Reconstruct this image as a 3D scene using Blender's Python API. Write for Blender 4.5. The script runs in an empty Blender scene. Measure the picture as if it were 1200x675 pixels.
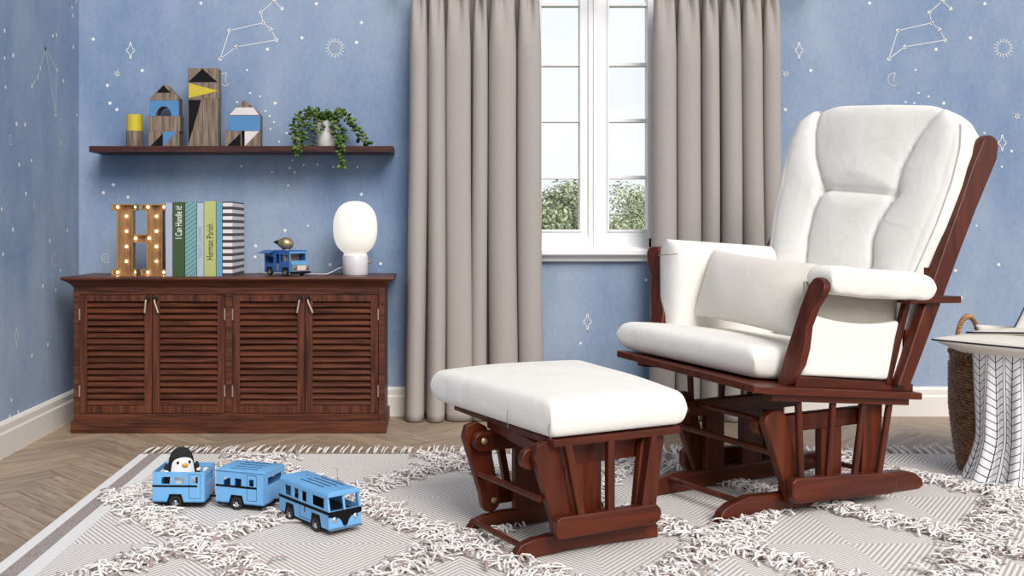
import bpy, bmesh, math, random
from mathutils import Vector, Matrix
random.seed(7)
PI = math.pi
SC = bpy.context.scene
COL = SC.collection

# ------------------------------------------------------------------ materials
def new_mat(name):
    m = bpy.data.materials.new(name); m.use_nodes = True
    nt = m.node_tree; b = nt.nodes['Principled BSDF']
    return m, nt, b

def N(nt, typ, **kw):
    n = nt.nodes.new(typ)
    for k, v in kw.items():
        setattr(n, k, v)
    return n

def flat(name, col, rough=.5, metal=0, noise=0, scale=30, bump=0, bscale=200, spec=.5, emit=None, es=1, wrinkle=0):
    m, nt, b = new_mat(name)
    b.inputs['Base Color'].default_value = (*col, 1)
    b.inputs['Roughness'].default_value = rough
    b.inputs['Metallic'].default_value = metal
    b.inputs['Specular IOR Level'].default_value = spec
    tc = N(nt, 'ShaderNodeTexCoord')
    if noise:
        n = N(nt, 'ShaderNodeTexNoise'); n.inputs['Scale'].default_value = scale; n.inputs['Detail'].default_value = 4
        nt.links.new(tc.outputs['Object'], n.inputs['Vector'])
        r = N(nt, 'ShaderNodeValToRGB')
        r.color_ramp.elements[0].position = .3; r.color_ramp.elements[1].position = .7
        r.color_ramp.elements[0].color = (*[c*(1-noise) for c in col], 1)
        r.color_ramp.elements[1].color = (*[min(1, c*(1+noise)) for c in col], 1)
        nt.links.new(n.outputs['Fac'], r.inputs['Fac']); nt.links.new(r.outputs['Color'], b.inputs['Base Color'])
    if bump:
        n2 = N(nt, 'ShaderNodeTexNoise'); n2.inputs['Scale'].default_value = bscale; n2.inputs['Detail'].default_value = 3
        nt.links.new(tc.outputs['Object'], n2.inputs['Vector'])
        bp = N(nt, 'ShaderNodeBump'); bp.inputs['Strength'].default_value = bump; bp.inputs['Distance'].default_value = .01
        nt.links.new(n2.outputs['Fac'], bp.inputs['Height']); nt.links.new(bp.outputs['Normal'], b.inputs['Normal'])
    if wrinkle:
        n3 = N(nt, 'ShaderNodeTexNoise'); n3.inputs['Scale'].default_value = 9; n3.inputs['Detail'].default_value = 3; n3.inputs['Distortion'].default_value = 1.2
        nt.links.new(tc.outputs['Object'], n3.inputs['Vector'])
        bp3 = N(nt, 'ShaderNodeBump'); bp3.inputs['Strength'].default_value = wrinkle; bp3.inputs['Distance'].default_value = .03
        nt.links.new(n3.outputs['Fac'], bp3.inputs['Height']); nt.links.new(bp.outputs['Normal'], bp3.inputs['Normal']); nt.links.new(bp3.outputs['Normal'], b.inputs['Normal'])
    if emit:
        b.inputs['Emission Color'].default_value = (*emit, 1); b.inputs['Emission Strength'].default_value = es
    return m

def wood(name, dark, light, axis='X', rough=.4, freq=26, coat=0, stretch=.06, bump=.1, coords='Object'):
    m, nt, b = new_mat(name)
    tc = N(nt, 'ShaderNodeTexCoord'); mp = N(nt, 'ShaderNodeMapping')
    s = {'X': (stretch, 1, 1), 'Y': (1, stretch, 1), 'Z': (1, 1, stretch)}[axis]
    mp.inputs['Scale'].default_value = s
    nt.links.new(tc.outputs[coords], mp.inputs['Vector'])
    n = N(nt, 'ShaderNodeTexNoise'); n.inputs['Scale'].default_value = freq*4; n.inputs['Detail'].default_value = 6; n.inputs['Distortion'].default_value = .6
    n2 = N(nt, 'ShaderNodeTexNoise'); n2.inputs['Scale'].default_value = freq; n2.inputs['Detail'].default_value = 3; n2.inputs['Distortion'].default_value = 1.5
    nt.links.new(mp.outputs['Vector'], n.inputs['Vector']); nt.links.new(mp.outputs['Vector'], n2.inputs['Vector'])
    mx = N(nt, 'ShaderNodeMath', operation='ADD'); mu = N(nt, 'ShaderNodeMath', operation='MULTIPLY'); mu.inputs[1].default_value = .5
    nt.links.new(n.outputs['Fac'], mx.inputs[0]); nt.links.new(n2.outputs['Fac'], mx.inputs[1]); nt.links.new(mx.outputs[0], mu.inputs[0])
    r = N(nt, 'ShaderNodeValToRGB'); r.color_ramp.elements[0].position = .36; r.color_ramp.elements[1].position = .64
    r.color_ramp.elements[0].color = (*dark, 1); r.color_ramp.elements[1].color = (*light, 1)
    nt.links.new(mu.outputs[0], r.inputs['Fac']); nt.links.new(r.outputs['Color'], b.inputs['Base Color'])
    b.inputs['Roughness'].default_value = rough
    b.inputs['Specular IOR Level'].default_value = .3; b.inputs['Coat Weight'].default_value = coat; b.inputs['Coat Roughness'].default_value = .25
    if bump:
        bp = N(nt, 'ShaderNodeBump'); bp.inputs['Strength'].default_value = bump; bp.inputs['Distance'].default_value = .004
        nt.links.new(mu.outputs[0], bp.inputs['Height']); nt.links.new(bp.outputs['Normal'], b.inputs['Normal'])
    return m

CABD, CABL = (.028, .007, .004), (.150, .045, .020)
M_cabx = wood('cabinet_wood_x', CABD, CABL, 'X', .42, 30)
M_cabz = wood('cabinet_wood_z', CABD, CABL, 'Z', .42, 30)
M_caby = wood('cabinet_wood_y', CABD, CABL, 'Y', .42, 30)
M_shelf = wood('shelf_wood', (.028, .010, .009), (.085, .028, .022), 'X', .45, 30)
GD, GL = (.040, .007, .003), (.118, .022, .007)
M_gx = wood('cherry_wood_x', GD, GL, 'X', .36, 12, .06, .08, .02)
M_gz = wood('cherry_wood_z', GD, GL, 'Z', .36, 12, .06, .08, .02)
M_grey = wood('weathered_wood', (.085, .058, .042), (.29, .22, .165), 'Z', .7, 45)
M_cream = flat('cream_cotton', (.83, .80, .755), .9, noise=.02, scale=9, bump=.25, bscale=700, spec=.2, wrinkle=.15)
M_cream2 = flat('pillow_cotton', (.75, .705, .64), .9, noise=.02, scale=9, bump=.25, bscale=700, spec=.2, wrinkle=.15)
M_inner = flat('shaded_arm_lining', (.36, .32, .28), .95, noise=.05)  # inner arm cloth, darkened to carry the shade under the pad
M_white = flat('white_paint', (.88, .87, .87), .45, noise=.01)
M_base = flat('baseboard_paint', (.74, .70, .65), .5, noise=.01)
M_motif = flat('silver_print', (.80, .80, .78), .6, noise=.03)
M_black = flat('black_paint', (.005, .005, .006), .6, noise=.1, spec=.15)
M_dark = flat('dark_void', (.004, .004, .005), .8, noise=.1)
M_rubber = flat('black_rubber', (.012, .012, .012), .6, noise=.1)
M_chrome = flat('chrome', (.75, .75, .75), .25, 1, noise=.02)
M_brass = flat('brass', (.42, .31, .17), .4, .8, noise=.05)
M_pull = flat('antique_brass_pull', (.42, .33, .25), .4, .6, noise=.08)
M_gold = flat('gilt_rim', (.50, .33, .13), .4, .6, noise=.05)
M_lightblue = flat('light_blue_enamel', (.165, .42, .74), .42, noise=.04)
M_vanblue = flat('van_blue_enamel', (.032, .12, .38), .42, noise=.04)
M_vanlight = flat('van_front_blue', (.09, .28, .52), .42, noise=.04)
M_blueblk = flat('blue_block_paint', (.070, .215, .44), .6, noise=.05)
M_yellow = flat('yellow_block_paint', (.56, .44, .03), .6, noise=.05)
M_whblk = flat('white_block_paint', (.68, .62, .62), .6, noise=.05)
M_leaf = flat('succulent_leaf', (.038, .085, .010), .4, noise=.5, scale=60)
M_leaf2 = flat('succulent_leaf_pale', (.11, .17, .020), .4, noise=.4, scale=60)
M_stem = flat('stem', (.10, .07, .03), .7, noise=.2)
M_soil = flat('soil', (.03, .02, .012), .9, noise=.4)
M_pot = flat('white_ceramic', (.74, .72, .70), .35, noise=.02)
M_marble = flat('white_marble', (.66, .64, .66), .35, noise=.10, scale=14)
M_globe = flat('lit_opal_glass', (.45, .44, .41), .3, noise=.01, emit=(1, .96, .86), es=.52)
M_bulb = flat('lit_bulb', (1, .9, .7), .3, noise=.01, emit=(1, .74, .40), es=14)
M_navy = flat('navy_piping', (.010, .012, .03), .7, noise=.1)
M_wickd = flat('dark_wicker', (.17, .080, .035), .42, noise=.85, scale=70)
M_wickl = flat('honey_wicker', (.36, .19, .075), .55, noise=.4, scale=90)
M_beak = flat('orange_beak', (.70, .33, .03), .6, noise=.1)
M_plush = flat('white_plush', (.82, .80, .78), .95, noise=.03, bump=.3, bscale=500)
M_plushb = flat('black_plush', (.012, .012, .014), .9, noise=.2, bump=.3, bscale=500)
M_thread = flat('grey_thread', (.20, .19, .18), .8, noise=.1)
M_tan = flat('tan_interior', (.32, .24, .20), .7, noise=.1)

def wall_mat():
    m, nt, b = new_mat('blue_watercolour_wallpaper')
    tc = N(nt, 'ShaderNodeTexCoord'); mp = N(nt, 'ShaderNodeMapping'); mp.inputs['Scale'].default_value = (1, 1, .55)
    nt.links.new(tc.outputs['Object'], mp.inputs['Vector'])
    a = N(nt, 'ShaderNodeTexNoise'); a.inputs['Scale'].default_value = 1.7; a.inputs['Detail'].default_value = 9; a.inputs['Roughness'].default_value = .62
    f = N(nt, 'ShaderNodeTexNoise'); f.inputs['Scale'].default_value = 70; f.inputs['Detail'].default_value = 4
    nt.links.new(mp.outputs['Vector'], a.inputs['Vector']); nt.links.new(mp.outputs['Vector'], f.inputs['Vector'])
    mx = N(nt, 'ShaderNodeMath', operation='MULTIPLY_ADD'); mx.inputs[1].default_value = .18
    nt.links.new(f.outputs['Fac'], mx.inputs[0]); nt.links.new(a.outputs['Fac'], mx.inputs[2])
    r = N(nt, 'ShaderNodeValToRGB'); r.color_ramp.elements[0].position = .42; r.color_ramp.elements[1].position = .78
    r.color_ramp.elements[0].color = (.170, .250, .395, 1); r.color_ramp.elements[1].color = (.370, .435, .540, 1)
    nt.links.new(mx.outputs[0], r.inputs['Fac']); nt.links.new(r.outputs['Color'], b.inputs['Base Color'])
    b.inputs['Roughness'].default_value = .85; b.inputs['Specular IOR Level'].default_value = .2
    return m
M_wall = wall_mat()

def curtain_mat():
    m, nt, b = new_mat('greige_linen')
    tc = N(nt, 'ShaderNodeTexCoord')
    n = N(nt, 'ShaderNodeTexNoise'); n.inputs['Scale'].default_value = 500; n.inputs['Detail'].default_value = 2
    mp = N(nt, 'ShaderNodeMapping'); mp.inputs['Scale'].default_value = (1, 1, .25)
    nt.links.new(tc.outputs['Object'], mp.inputs['Vector']); nt.links.new(mp.outputs['Vector'], n.inputs['Vector'])
    r = N(nt, 'ShaderNodeValToRGB'); r.color_ramp.elements[0].color = (.34, .300, .280, 1); r.color_ramp.elements[1].color = (.44, .398, .372, 1)
    nt.links.new(n.outputs['Fac'], r.inputs['Fac']); nt.links.new(r.outputs['Color'], b.inputs['Base Color'])
    b.inputs['Roughness'].default_value = .9; b.inputs['Specular IOR Level'].default_value = .15
    bp = N(nt, 'ShaderNodeBump'); bp.inputs['Strength'].default_value = .15; bp.inputs['Distance'].default_value = .004
    nt.links.new(n.outputs['Fac'], bp.inputs['Height']); nt.links.new(bp.outputs['Normal'], b.inputs['Normal'])
    return m
M_curtain = curtain_mat()

def floor_mat():
    m, nt, b = new_mat('herringbone_oak')
    at = N(nt, 'ShaderNodeAttribute'); at.attribute_name = 'tone'
    uv = N(nt, 'ShaderNodeTexCoord'); mp = N(nt, 'ShaderNodeMapping'); mp.inputs['Scale'].default_value = (.09, 1, 1)
    nt.links.new(uv.outputs['UV'], mp.inputs['Vector'])
    n = N(nt, 'ShaderNodeTexNoise'); n.inputs['Scale'].default_value = 60; n.inputs['Detail'].default_value = 6; n.inputs['Distortion'].default_value = .8
    nt.links.new(mp.outputs['Vector'], n.inputs['Vector'])
    r = N(nt, 'ShaderNodeValToRGB'); r.color_ramp.elements[0].position = .3; r.color_ramp.elements[1].position = .7
    r.color_ramp.elements[0].color = (.25, .177, .120, 1); r.color_ramp.elements[1].color = (.45, .345, .250, 1)
    nt.links.new(n.outputs['Fac'], r.inputs['Fac'])
    mx = N(nt, 'ShaderNodeMix', data_type='RGBA', blend_type='MULTIPLY'); mx.inputs[0].default_value = 1
    nt.links.new(r.outputs['Color'], mx.inputs[6]); nt.links.new(at.outputs['Color'], mx.inputs[7])
    nt.links.new(mx.outputs[2], b.inputs['Base Color']); b.inputs['Roughness'].default_value = .5
    return m
M_floor = floor_mat()
M_gap = flat('plank_gap', (.42, .34, .27), .7, noise=.1)

def rug_mat():
    m, nt, b = new_mat('woven_rug')
    tc = N(nt, 'ShaderNodeTexCoord'); sp = N(nt, 'ShaderNodeSeparateXYZ')
    nt.links.new(tc.outputs['Object'], sp.inputs[0])
    L = nt.links
    def M(op, a, b_=None, c=None):
        n = N(nt, 'ShaderNodeMath', operation=op)
        for i, v in enumerate((a, b_, c)):
            if v is None: continue
            if isinstance(v, (int, float)): n.inputs[i].default_value = v
            else: L.new(v, n.inputs[i])
        return n.outputs[0]
    X, Y = sp.outputs[0], sp.outputs[1]
    # lattice rotated: p,q are the two diagonal coordinates, integer on the shag lines
    gx = M('DIVIDE', M('SUBTRACT', X, -.57), .65); gy = M('DIVIDE', M('SUBTRACT', Y, 2.53), .88)
    p = M('ADD', gx, gy); q = M('SUBTRACT', gx, gy)
    fp = M('ABSOLUTE', M('SUBTRACT', M('FRACT', p), .5)); fq = M('ABSOLUTE', M('SUBTRACT', M('FRACT', q), .5))
    d = M('MAXIMUM', fp, fq)
    st = M('FRACT', M('MULTIPLY', d, 42))
    line = M('GREATER_THAN', st, .56)
    nz = N(nt, 'ShaderNodeTexNoise'); nz.inputs['Scale'].default_value = 260; L.new(tc.outputs['Object'], nz.inputs['Vector'])
    mix = N(nt, 'ShaderNodeMix', data_type='RGBA')
    mix.inputs[6].default_value = (.82, .78, .745, 1); mix.inputs[7].default_value = (.36, .30, .285, 1)
    L.new(M('MULTIPLY', line, M('ADD', .25, nz.outputs['Fac'])), mix.inputs[0])
    # border bands
    white = (.78, .755, .74, 1); br = (.235, .175, .16, 1)
    inb = M('LESS_THAN', X, -.885)
    m2 = N(nt, 'ShaderNodeMix', data_type='RGBA'); L.new(inb, m2.inputs[0]); L.new(mix.outputs[2], m2.inputs[6]); m2.inputs[7].default_value = white
    inbr = M('MULTIPLY', M('GREATER_THAN', X, -.968), M('LESS_THAN', X, -.925))
    nz2 = M('MULTIPLY', inbr, M('ADD', .35, M('MULTIPLY', nz.outputs['Fac'], .9)))
    m3 = N(nt, 'ShaderNodeMix', data_type='RGBA'); L.new(nz2, m3.inputs[0]); L.new(m2.outputs[2], m3.inputs[6]); m3.inputs[7].default_value = br
    L.new(m3.outputs[2], b.inputs['Base Color']); b.inputs['Roughness'].default_value = .95; b.inputs['Specular IOR Level'].default_value = .1
    bp = N(nt, 'ShaderNodeBump'); bp.inputs['Strength'].default_value = .5; bp.inputs['Distance'].default_value = .003
    L.new(M('SUBTRACT', nz.outputs['Fac'], line), bp.inputs['Height']); L.new(bp.outputs['Normal'], b.inputs['Normal'])
    return m
M_rug = rug_mat()

def shag_mat():
    m, nt, b = new_mat('shag_wool')
    at = N(nt, 'ShaderNodeAttribute'); at.attribute_name = 'tone'
    L = nt.links; L.new(at.outputs['Color'], b.inputs['Base Color'])
    b.inputs['Roughness'].default_value = .95; b.inputs['Specular IOR Level'].default_value = .1
    return m
M_shag = shag_mat()

def blanket_mat():
    m, nt, b = new_mat('herringbone_print_blanket')
    tc = N(nt, 'ShaderNodeTexCoord'); sp = N(nt, 'ShaderNodeSeparateXYZ'); L = nt.links
    L.new(tc.outputs['UV'], sp.inputs[0])
    def M(op, a, b_=None):
        n = N(nt, 'ShaderNodeMath', operation=op)
        for i, v in enumerate((a, b_)):
            if v is None: continue
            if isinstance(v, (int, float)): n.inputs[i].default_value = v
            else: L.new(v, n.inputs[i])
        return n.outputs[0]
    U, V = sp.outputs[0], sp.outputs[1]
    cx = M('FRACT', M('DIVIDE', U, .050)); ax = M('ABSOLUTE', M('SUBTRACT', cx, .5))
    t = M('FRACT', M('ADD', M('DIVIDE', V, .0235), M('MULTIPLY', ax, 1.9)))
    ln = M('LESS_THAN', t, .13)
    inside = M('LESS_THAN', ax, .42)
    a = M('MULTIPLY', ln, inside)
    spine = M('LESS_THAN', ax, .028)
    e1 = M('MULTIPLY', M('GREATER_THAN', ax, .42), M('LESS_THAN', ax, .45))
    tot = M('MINIMUM', M('ADD', M('ADD', a, spine), e1), 1)
    mix = N(nt, 'ShaderNodeMix', data_type='RGBA'); mix.inputs[6].default_value = (.80, .79, .80, 1); mix.inputs[7].default_value = (.03, .035, .065, 1)
    L.new(tot, mix.inputs[0]); L.new(mix.outputs[2], b.inputs['Base Color']); b.inputs['Roughness'].default_value = .9; b.inputs['Specular IOR Level'].default_value = .15
    return m
M_blanket = blanket_mat()

def stripe_mat(name, ca, cb, period, frac, ax='Z', slope=0):
    m, nt, b = new_mat(name)
    tc = N(nt, 'ShaderNodeTexCoord'); sp = N(nt, 'ShaderNodeSeparateXYZ'); L = nt.links
    L.new(tc.outputs['Object'], sp.inputs[0])
    a = N(nt, 'ShaderNodeMath', operation='MULTIPLY_ADD'); a.inputs[1].default_value = slope
    L.new(sp.outputs[0], a.inputs[0]); L.new(sp.outputs[2], a.inputs[2])
    d = N(nt, 'ShaderNodeMath', operation='DIVIDE'); d.inputs[1].default_value = period; L.new(a.outputs[0], d.inputs[0])
    f = N(nt, 'ShaderNodeMath', operation='FRACT'); L.new(d.outputs[0], f.inputs[0])
    g = N(nt, 'ShaderNodeMath', operation='LESS_THAN'); g.inputs[1].default_value = frac; L.new(f.outputs[0], g.inputs[0])
    mix = N(nt, 'ShaderNodeMix', data_type='RGBA'); mix.inputs[6].default_value = (*ca, 1); mix.inputs[7].default_value = (*cb, 1)
    L.new(g.outputs[0], mix.inputs[0]); L.new(mix.outputs[2], b.inputs['Base Color']); b.inputs['Roughness'].default_value = .5
    return m

def glass_mat():
    m, nt, b = new_mat('window_glass')
    nt.nodes.remove(b)
    t = N(nt, 'ShaderNodeBsdfTransparent'); g = N(nt, 'ShaderNodeBsdfGlossy'); g.inputs['Roughness'].default_value = .02
    fr = N(nt, 'ShaderNodeFresnel'); fr.inputs['IOR'].default_value = 1.3
    mx = N(nt, 'ShaderNodeMixShader'); out = nt.nodes['Material Output']
    nt.links.new(fr.outputs[0], mx.inputs[0]); nt.links.new(t.outputs[0], mx.inputs[1]); nt.links.new(g.outputs[0], mx.inputs[2])
    nt.links.new(mx.outputs[0], out.inputs['Surface'])
    return m
M_glass = glass_mat()

# ------------------------------------------------------------------ geometry helpers
class G:
    """collects verts / faces (with material slot) for ONE mesh"""
    def __init__(s): s.v = []; s.f = []; s.m = []
    def add(s, vs, fs, slot=0, T=None):
        o = len(s.v)
        for p in vs:
            p = Vector(p)
            if T is not None: p = T @ p
            s.v.append(tuple(p))
        for f in fs: s.f.append([i+o for i in f]); s.m.append(slot)
        return s
    def box(s, x0, x1, y0, y1, z0, z1, slot=0, T=None):
        vs = [(x, y, z) for x in (x0, x1) for y in (y0, y1) for z in (z0, z1)]
        fs = [(0, 1, 3, 2), (4, 6, 7, 5), (0, 4, 5, 1), (2, 3, 7, 6), (0, 2, 6, 4), (1, 5, 7, 3)]
        return s.add(vs, fs, slot, T)
    def prism(s, pts, a0, a1, plane='xz', slot=0, T=None):
        n = len(pts)
        def mk(p, a):
            if plane == 'xz': return (p[0], a, p[1])
            if plane == 'yz': return (a, p[0], p[1])
            return (p[0], p[1], a)
        vs = [mk(p, a0) for p in pts]+[mk(p, a1) for p in pts]
        fs = [list(range(n)), list(range(2*n-1, n-1, -1))]
        fs += [(i, i+n, (i+1) % n+n, (i+1) % n) for i in range(n)]
        return s.add(vs, fs, slot, T)
    def tube(s, path, r, n=10, slot=0, T=None, cap=True, flat=1):
        path = [Vector(p) for p in path]; vs = []; fs = []
        rr = r if isinstance(r, (list, tuple)) else [r]*len(path)
        up = None
        for i, p in enumerate(path):
            d = (path[min(i+1, len(path)-1)]-path[max(i-1, 0)]).normalized()
            if up is None:
                up = Vector((0, 0, 1)) if abs(d.z) < .9 else Vector((1, 0, 0))
            a = d.cross(up).normalized(); b = a.cross(d).normalized(); up = b
            for k in range(n):
                t = 2*PI*k/n
                vs.append(tuple(p+a*math.cos(t)*rr[i]+b*math.sin(t)*rr[i]*flat))
        for i in range(len(path)-1):
            for k in range(n):
                k2 = (k+1) % n
                fs.append((i*n+k, i*n+k2, (i+1)*n+k2, (i+1)*n+k))
        if cap:
            fs.append(list(range(n-1, -1, -1))); fs.append([(len(path)-1)*n+k for k in range(n)])
        return s.add(vs, fs, slot, T)
    def lathe(s, prof, n=32, slot=0, T=None, cx=0, cy=0, caps=True):
        vs = []; fs = []
        for r, z in prof:
            for k in range(n):
                t = 2*PI*k/n; vs.append((cx+r*math.cos(t), cy+r*math.sin(t), z))
        for i in range(len(prof)-1):
            for k in range(n):
                k2 = (k+1) % n; fs.append((i*n+k, i*n+k2, (i+1)*n+k2, (i+1)*n+k))
        if caps:
            fs.append(list(range(n-1, -1, -1))); fs.append([(len(prof)-1)*n+k for k in range(n)])
        return s.add(vs, fs, slot, T)
    def ball(s, c, r, n=12, m=8, slot=0, T=None):
        rx, ry, rz = r if isinstance(r, (tuple, list)) else (r, r, r)
        vs = []; fs = []
        for i in range(m+1):
            a = PI*i/m
            for k in range(n):
                t = 2*PI*k/n
                vs.append((c[0]+rx*math.sin(a)*math.cos(t), c[1]+ry*math.sin(a)*math.sin(t), c[2]-rz*math.cos(a)))
        for i in range(m):
            for k in range(n):
                k2 = (k+1) % n; fs.append((i*n+k, i*n+k2, (i+1)*n+k2, (i+1)*n+k))
        return s.add(vs, fs, slot, T)
    def grid(s, fn, nu, nv, slot=0, T=None, wrap=False):
        vs = [fn(i/nu, j/nv) for j in range(nv+1) for i in range(nu+1)]
        fs = [(j*(nu+1)+i, j*(nu+1)+i+1, (j+1)*(nu+1)+i+1, (j+1)*(nu+1)+i) for j in range(nv) for i in range(nu)]
        return s.add(vs, fs, slot, T)

def T3(loc=(0, 0, 0), rz=0, rx=0, ry=0):
    return Matrix.Translation(loc) @ Matrix.Rotation(rz, 4, 'Z') @ Matrix.Rotation(ry, 4, 'Y') @ Matrix.Rotation(rx, 4, 'X')

def link(name, g, mats, parent=None, smooth=False, bevel=0, seg=2, auto=None, weld=False):
    me = bpy.data.meshes.new(name)
    me.from_pydata(g.v, [], g.f)
    if not isinstance(mats, (list, tuple)): mats = [mats]
    for m in mats: me.materials.append(m)
    me.polygons.foreach_set('material_index', g.m)
    bm = bmesh.new(); bm.from_mesh(me)
    if weld: bmesh.ops.remove_doubles(bm, verts=bm.verts, dist=1e-5)
    bmesh.ops.recalc_face_normals(bm, faces=bm.faces); bm.to_mesh(me); bm.free()
    if smooth or bevel:
        me.polygons.foreach_set('use_smooth', [True]*len(me.polygons))
        if not (smooth is True):
            pass
    o = bpy.data.objects.new(name, me); COL.objects.link(o)
    if parent: o.parent = parent
    if bevel:
        b = o.modifiers.new('bev', 'BEVEL'); b.width = bevel; b.segments = seg; b.limit_method = 'ANGLE'; b.angle_limit = math.radians(35); b.harden_normals = True
    elif smooth == 'angle':
        me.set_sharp_from_angle(angle=math.radians(40))
    if bevel:
        me.set_sharp_from_angle(angle=math.radians(35))
    me.update()
    return o

def empty(name, label, cat, loc=(0, 0, 0), rz=0, group=None):
    o = bpy.data.objects.new(name, None); COL.objects.link(o)
    o.location = loc; o.rotation_euler = (0, 0, rz); o.empty_display_size = .05
    return tag(o, label, cat, group)
def tag(o, label, cat, group=None, kind=None):
    o['label'] = label; o['category'] = cat
    if group: o['group'] = group
    if kind: o['kind'] = kind
    return o
def structure(o, label=None, cat=None):
    o['kind'] = 'structure'
    if label: o['label'] = label
    if cat: o['category'] = cat
    return o

# ------------------------------------------------------------------ room
XL, YB, F_, H_ = -1.4725, 4.30, 1190., .785
XR, ZT = 3.3, 2.35
WX0, WX1, WZ0, WZ1 = .425, .980, .712, 1.95
# motifs on the wall -------------------------------------------------
def star_pts(n, r, r2, rot=PI/2): return [(math.cos(rot+PI*i/n)*(r if i % 2 == 0 else r2), math.sin(rot+PI*i/n)*(r if i % 2 == 0 else r2)) for i in range(2*n)]
class Mot:
    def __init__(s, g, f): s.g = g; s.f = f
    def poly(s, c, pts):
        vs = [s.f(c[0]+x, c[1]+y) for x, y in pts]; n = len(vs)
        s.g.add(vs+[s.f(*c)], [(i, (i+1) % n, n) for i in range(n)], 1)
    def outline(s, c, pts, w, closed=True):
        n = len(pts); rng = range(n if closed else n-1)
        for i in rng:
            s.line((c[0]+pts[i][0], c[1]+pts[i][1]), (c[0]+pts[(i+1) % n][0], c[1]+pts[(i+1) % n][1]), w)
    def line(s, a, b, w):
        d = Vector((b[0]-a[0], b[1]-a[1]))
        if d.length < 1e-6: return
        e = d.normalized()*w*.3; d = Vector((-d.y, d.x)).normalized()*w/2
        a = (a[0]-e.x, a[1]-e.y); b = (b[0]+e.x, b[1]+e.y)
        s.g.add([s.f(a[0]+d.x, a[1]+d.y), s.f(a[0]-d.x, a[1]-d.y), s.f(b[0]-d.x, b[1]-d.y), s.f(b[0]+d.x, b[1]+d.y)], [(0, 1, 2, 3)], 1)
    def star(s, c, r=.0085): s.poly(c, star_pts(5, r, r*.55, PI/2+random.uniform(-.3, .3)))
    def dot(s, c, r=.005): s.poly(c, [(r*math.cos(2*PI*i/8), r*math.sin(2*PI*i/8)) for i in range(8)])
    def sparkle(s, c, k=1):
        pts = [(0, .040), (.006, .013), (.020, 0), (.006, -.013), (0, -.040), (-.006, -.013), (-.020, 0), (-.006, .013)]
        s.outline(c, [(x*k*.95, y*k) for x, y in pts], .0034*k)
    def six(s, c):
        for a in range(6):
            t = PI*a/3+.3; s.line((c[0]+.005*math.cos(t), c[1]+.005*math.sin(t)), (c[0]+.016*math.cos(t), c[1]+.016*math.sin(t)), .003)
        s.outline(c, star_pts(6, .013, .007, .3), .002)
    def sun(s, c):
        s.outline(c, [(.027*math.cos(2*PI*i/24), .027*math.sin(2*PI*i/24)) for i in range(24)], .003)
        for i in range(16):
            t = 2*PI*i/16; s.line((c[0]+.030*math.cos(t), c[1]+.030*math.sin(t)), (c[0]+.040*math.cos(t), c[1]+.040*math.sin(t)), .003)
    def moon(s, c, k=1):
        o = [(.027*math.cos(t), .027*math.sin(t)) for t in [PI*.45+PI*1.25*i/14 for i in range(15)]]
        i_ = [(o[14][0]+(o[0][0]-o[14][0])*j/8+.014*math.sin(PI*j/8)*-.75-.0, o[14][1]+(o[0][1]-o[14][1])*j/8+.014*math.sin(PI*j/8)*-.75) for j in range(1, 8)]
        s.outline(c, [(x*k, y*k) for x, y in o+i_], .003)
    def swirl(s, c):
        pts = [((.003+.0012*i)*math.cos(i*.62), (.003+.0012*i)*math.sin(i*.62)) for i in range(20)]
        s.outline(c, [(x*.85, y*.85) for x, y in pts], .0022, False)
    def chain(s, pts, w=.0028):
        for a, b in zip(pts, pts[1:]): s.line(a, b, w)

def bk(px, py): return ((px-500)*YB/F_, H_-(py-270)*YB/F_)
def lf(px, py):
    Y = XL*F_/(px-500); return (Y, H_-(py-270)*Y/F_)

g = G()
def wallquad(x0, x1, z0, z1, y0=YB, y1=YB+.16): g.box(x0, x1, y0, y1, z0, z1, 0)
wallquad(XL, WX0, 0, ZT); wallquad(WX1, XR, 0, ZT); wallquad(WX0, WX1, 0, WZ0); wallquad(WX0, WX1, WZ1, ZT)
mt = Mot(g, lambda x, z: (x, YB-.0012, z))
P = 783.3
const = [(330.5, 10), (321, 1), (305.6, 14.8), (308.5, 26.8), (317.5, 34.5), (323.8, 47), (276.8, 55), (258.2, 69), (268.8, 36), (308.5, 26.8)]
for off in (0, P):
    cp = [bk(x+off, y) for x, y in const]
    mt.chain(cp)
    for c in cp[:-1]: mt.star(c, .0105)
    mt.sun(bk(392.5+off, 56.3)); mt.sparkle(bk(153+off, 59)); mt.six(bk(137.5+off, 86.5))
    for x, y in [(109.5, 46), (126, 100), (137, 128.4), (235.6, 3.8), (353.8, 44.4), (313.5, 57.8), (322.5, 121), (423.5, 26.7), (150, 231), (423.5, 227.7)]: mt.star(bk(x+off, y), .0092)
    for x, y in [(166.7, 82.7), (129, 121), (370.7, 4.4), (417.8, 49.8), (133, 216.5), (121.3, 225.8)]: mt.dot(bk(x+off, y), .0072)
    for x, y in [(289.5, 82), (293, 109), (304.7, 113), (278, 119.7), (288, 121), (311, 130), (316, 136), (321, 143), (317, 151), (336, 156), (341, 150), (327, 166), (283, 194.7), (318.7, 201.7), (342.8, 187.8),
                 (339.5, 197), (345.3, 202), (356, 193.3), (372, 192.8), (390.5, 195.5), (419, 196), (337.7, 217.3), (361, 264.5), (370, 156)]: mt.dot(bk(x+off, y), .0045)
    mt.moon(bk(264.5+off, 93)); mt.swirl(bk(124+off, 302))
    for x, y in [(299.6, 288), (387, 310), (342.7, 349), (334, 270)]: mt.star(bk(x+off, y), .0095)
    for x, y in [(299, 301), (446, 309), (336.3, 317)]: mt.dot(bk(x+off, y), .0068)
    mt.sparkle(bk(391+off, 167.4)); mt.six(bk(408.5+off, 136.3)); mt.star(bk(402+off, 177), .008)
mt.sparkle(bk(688.4, 377)); mt.star(bk(680.3, 402), .008); mt.star(bk(757, 328), .010)
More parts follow.
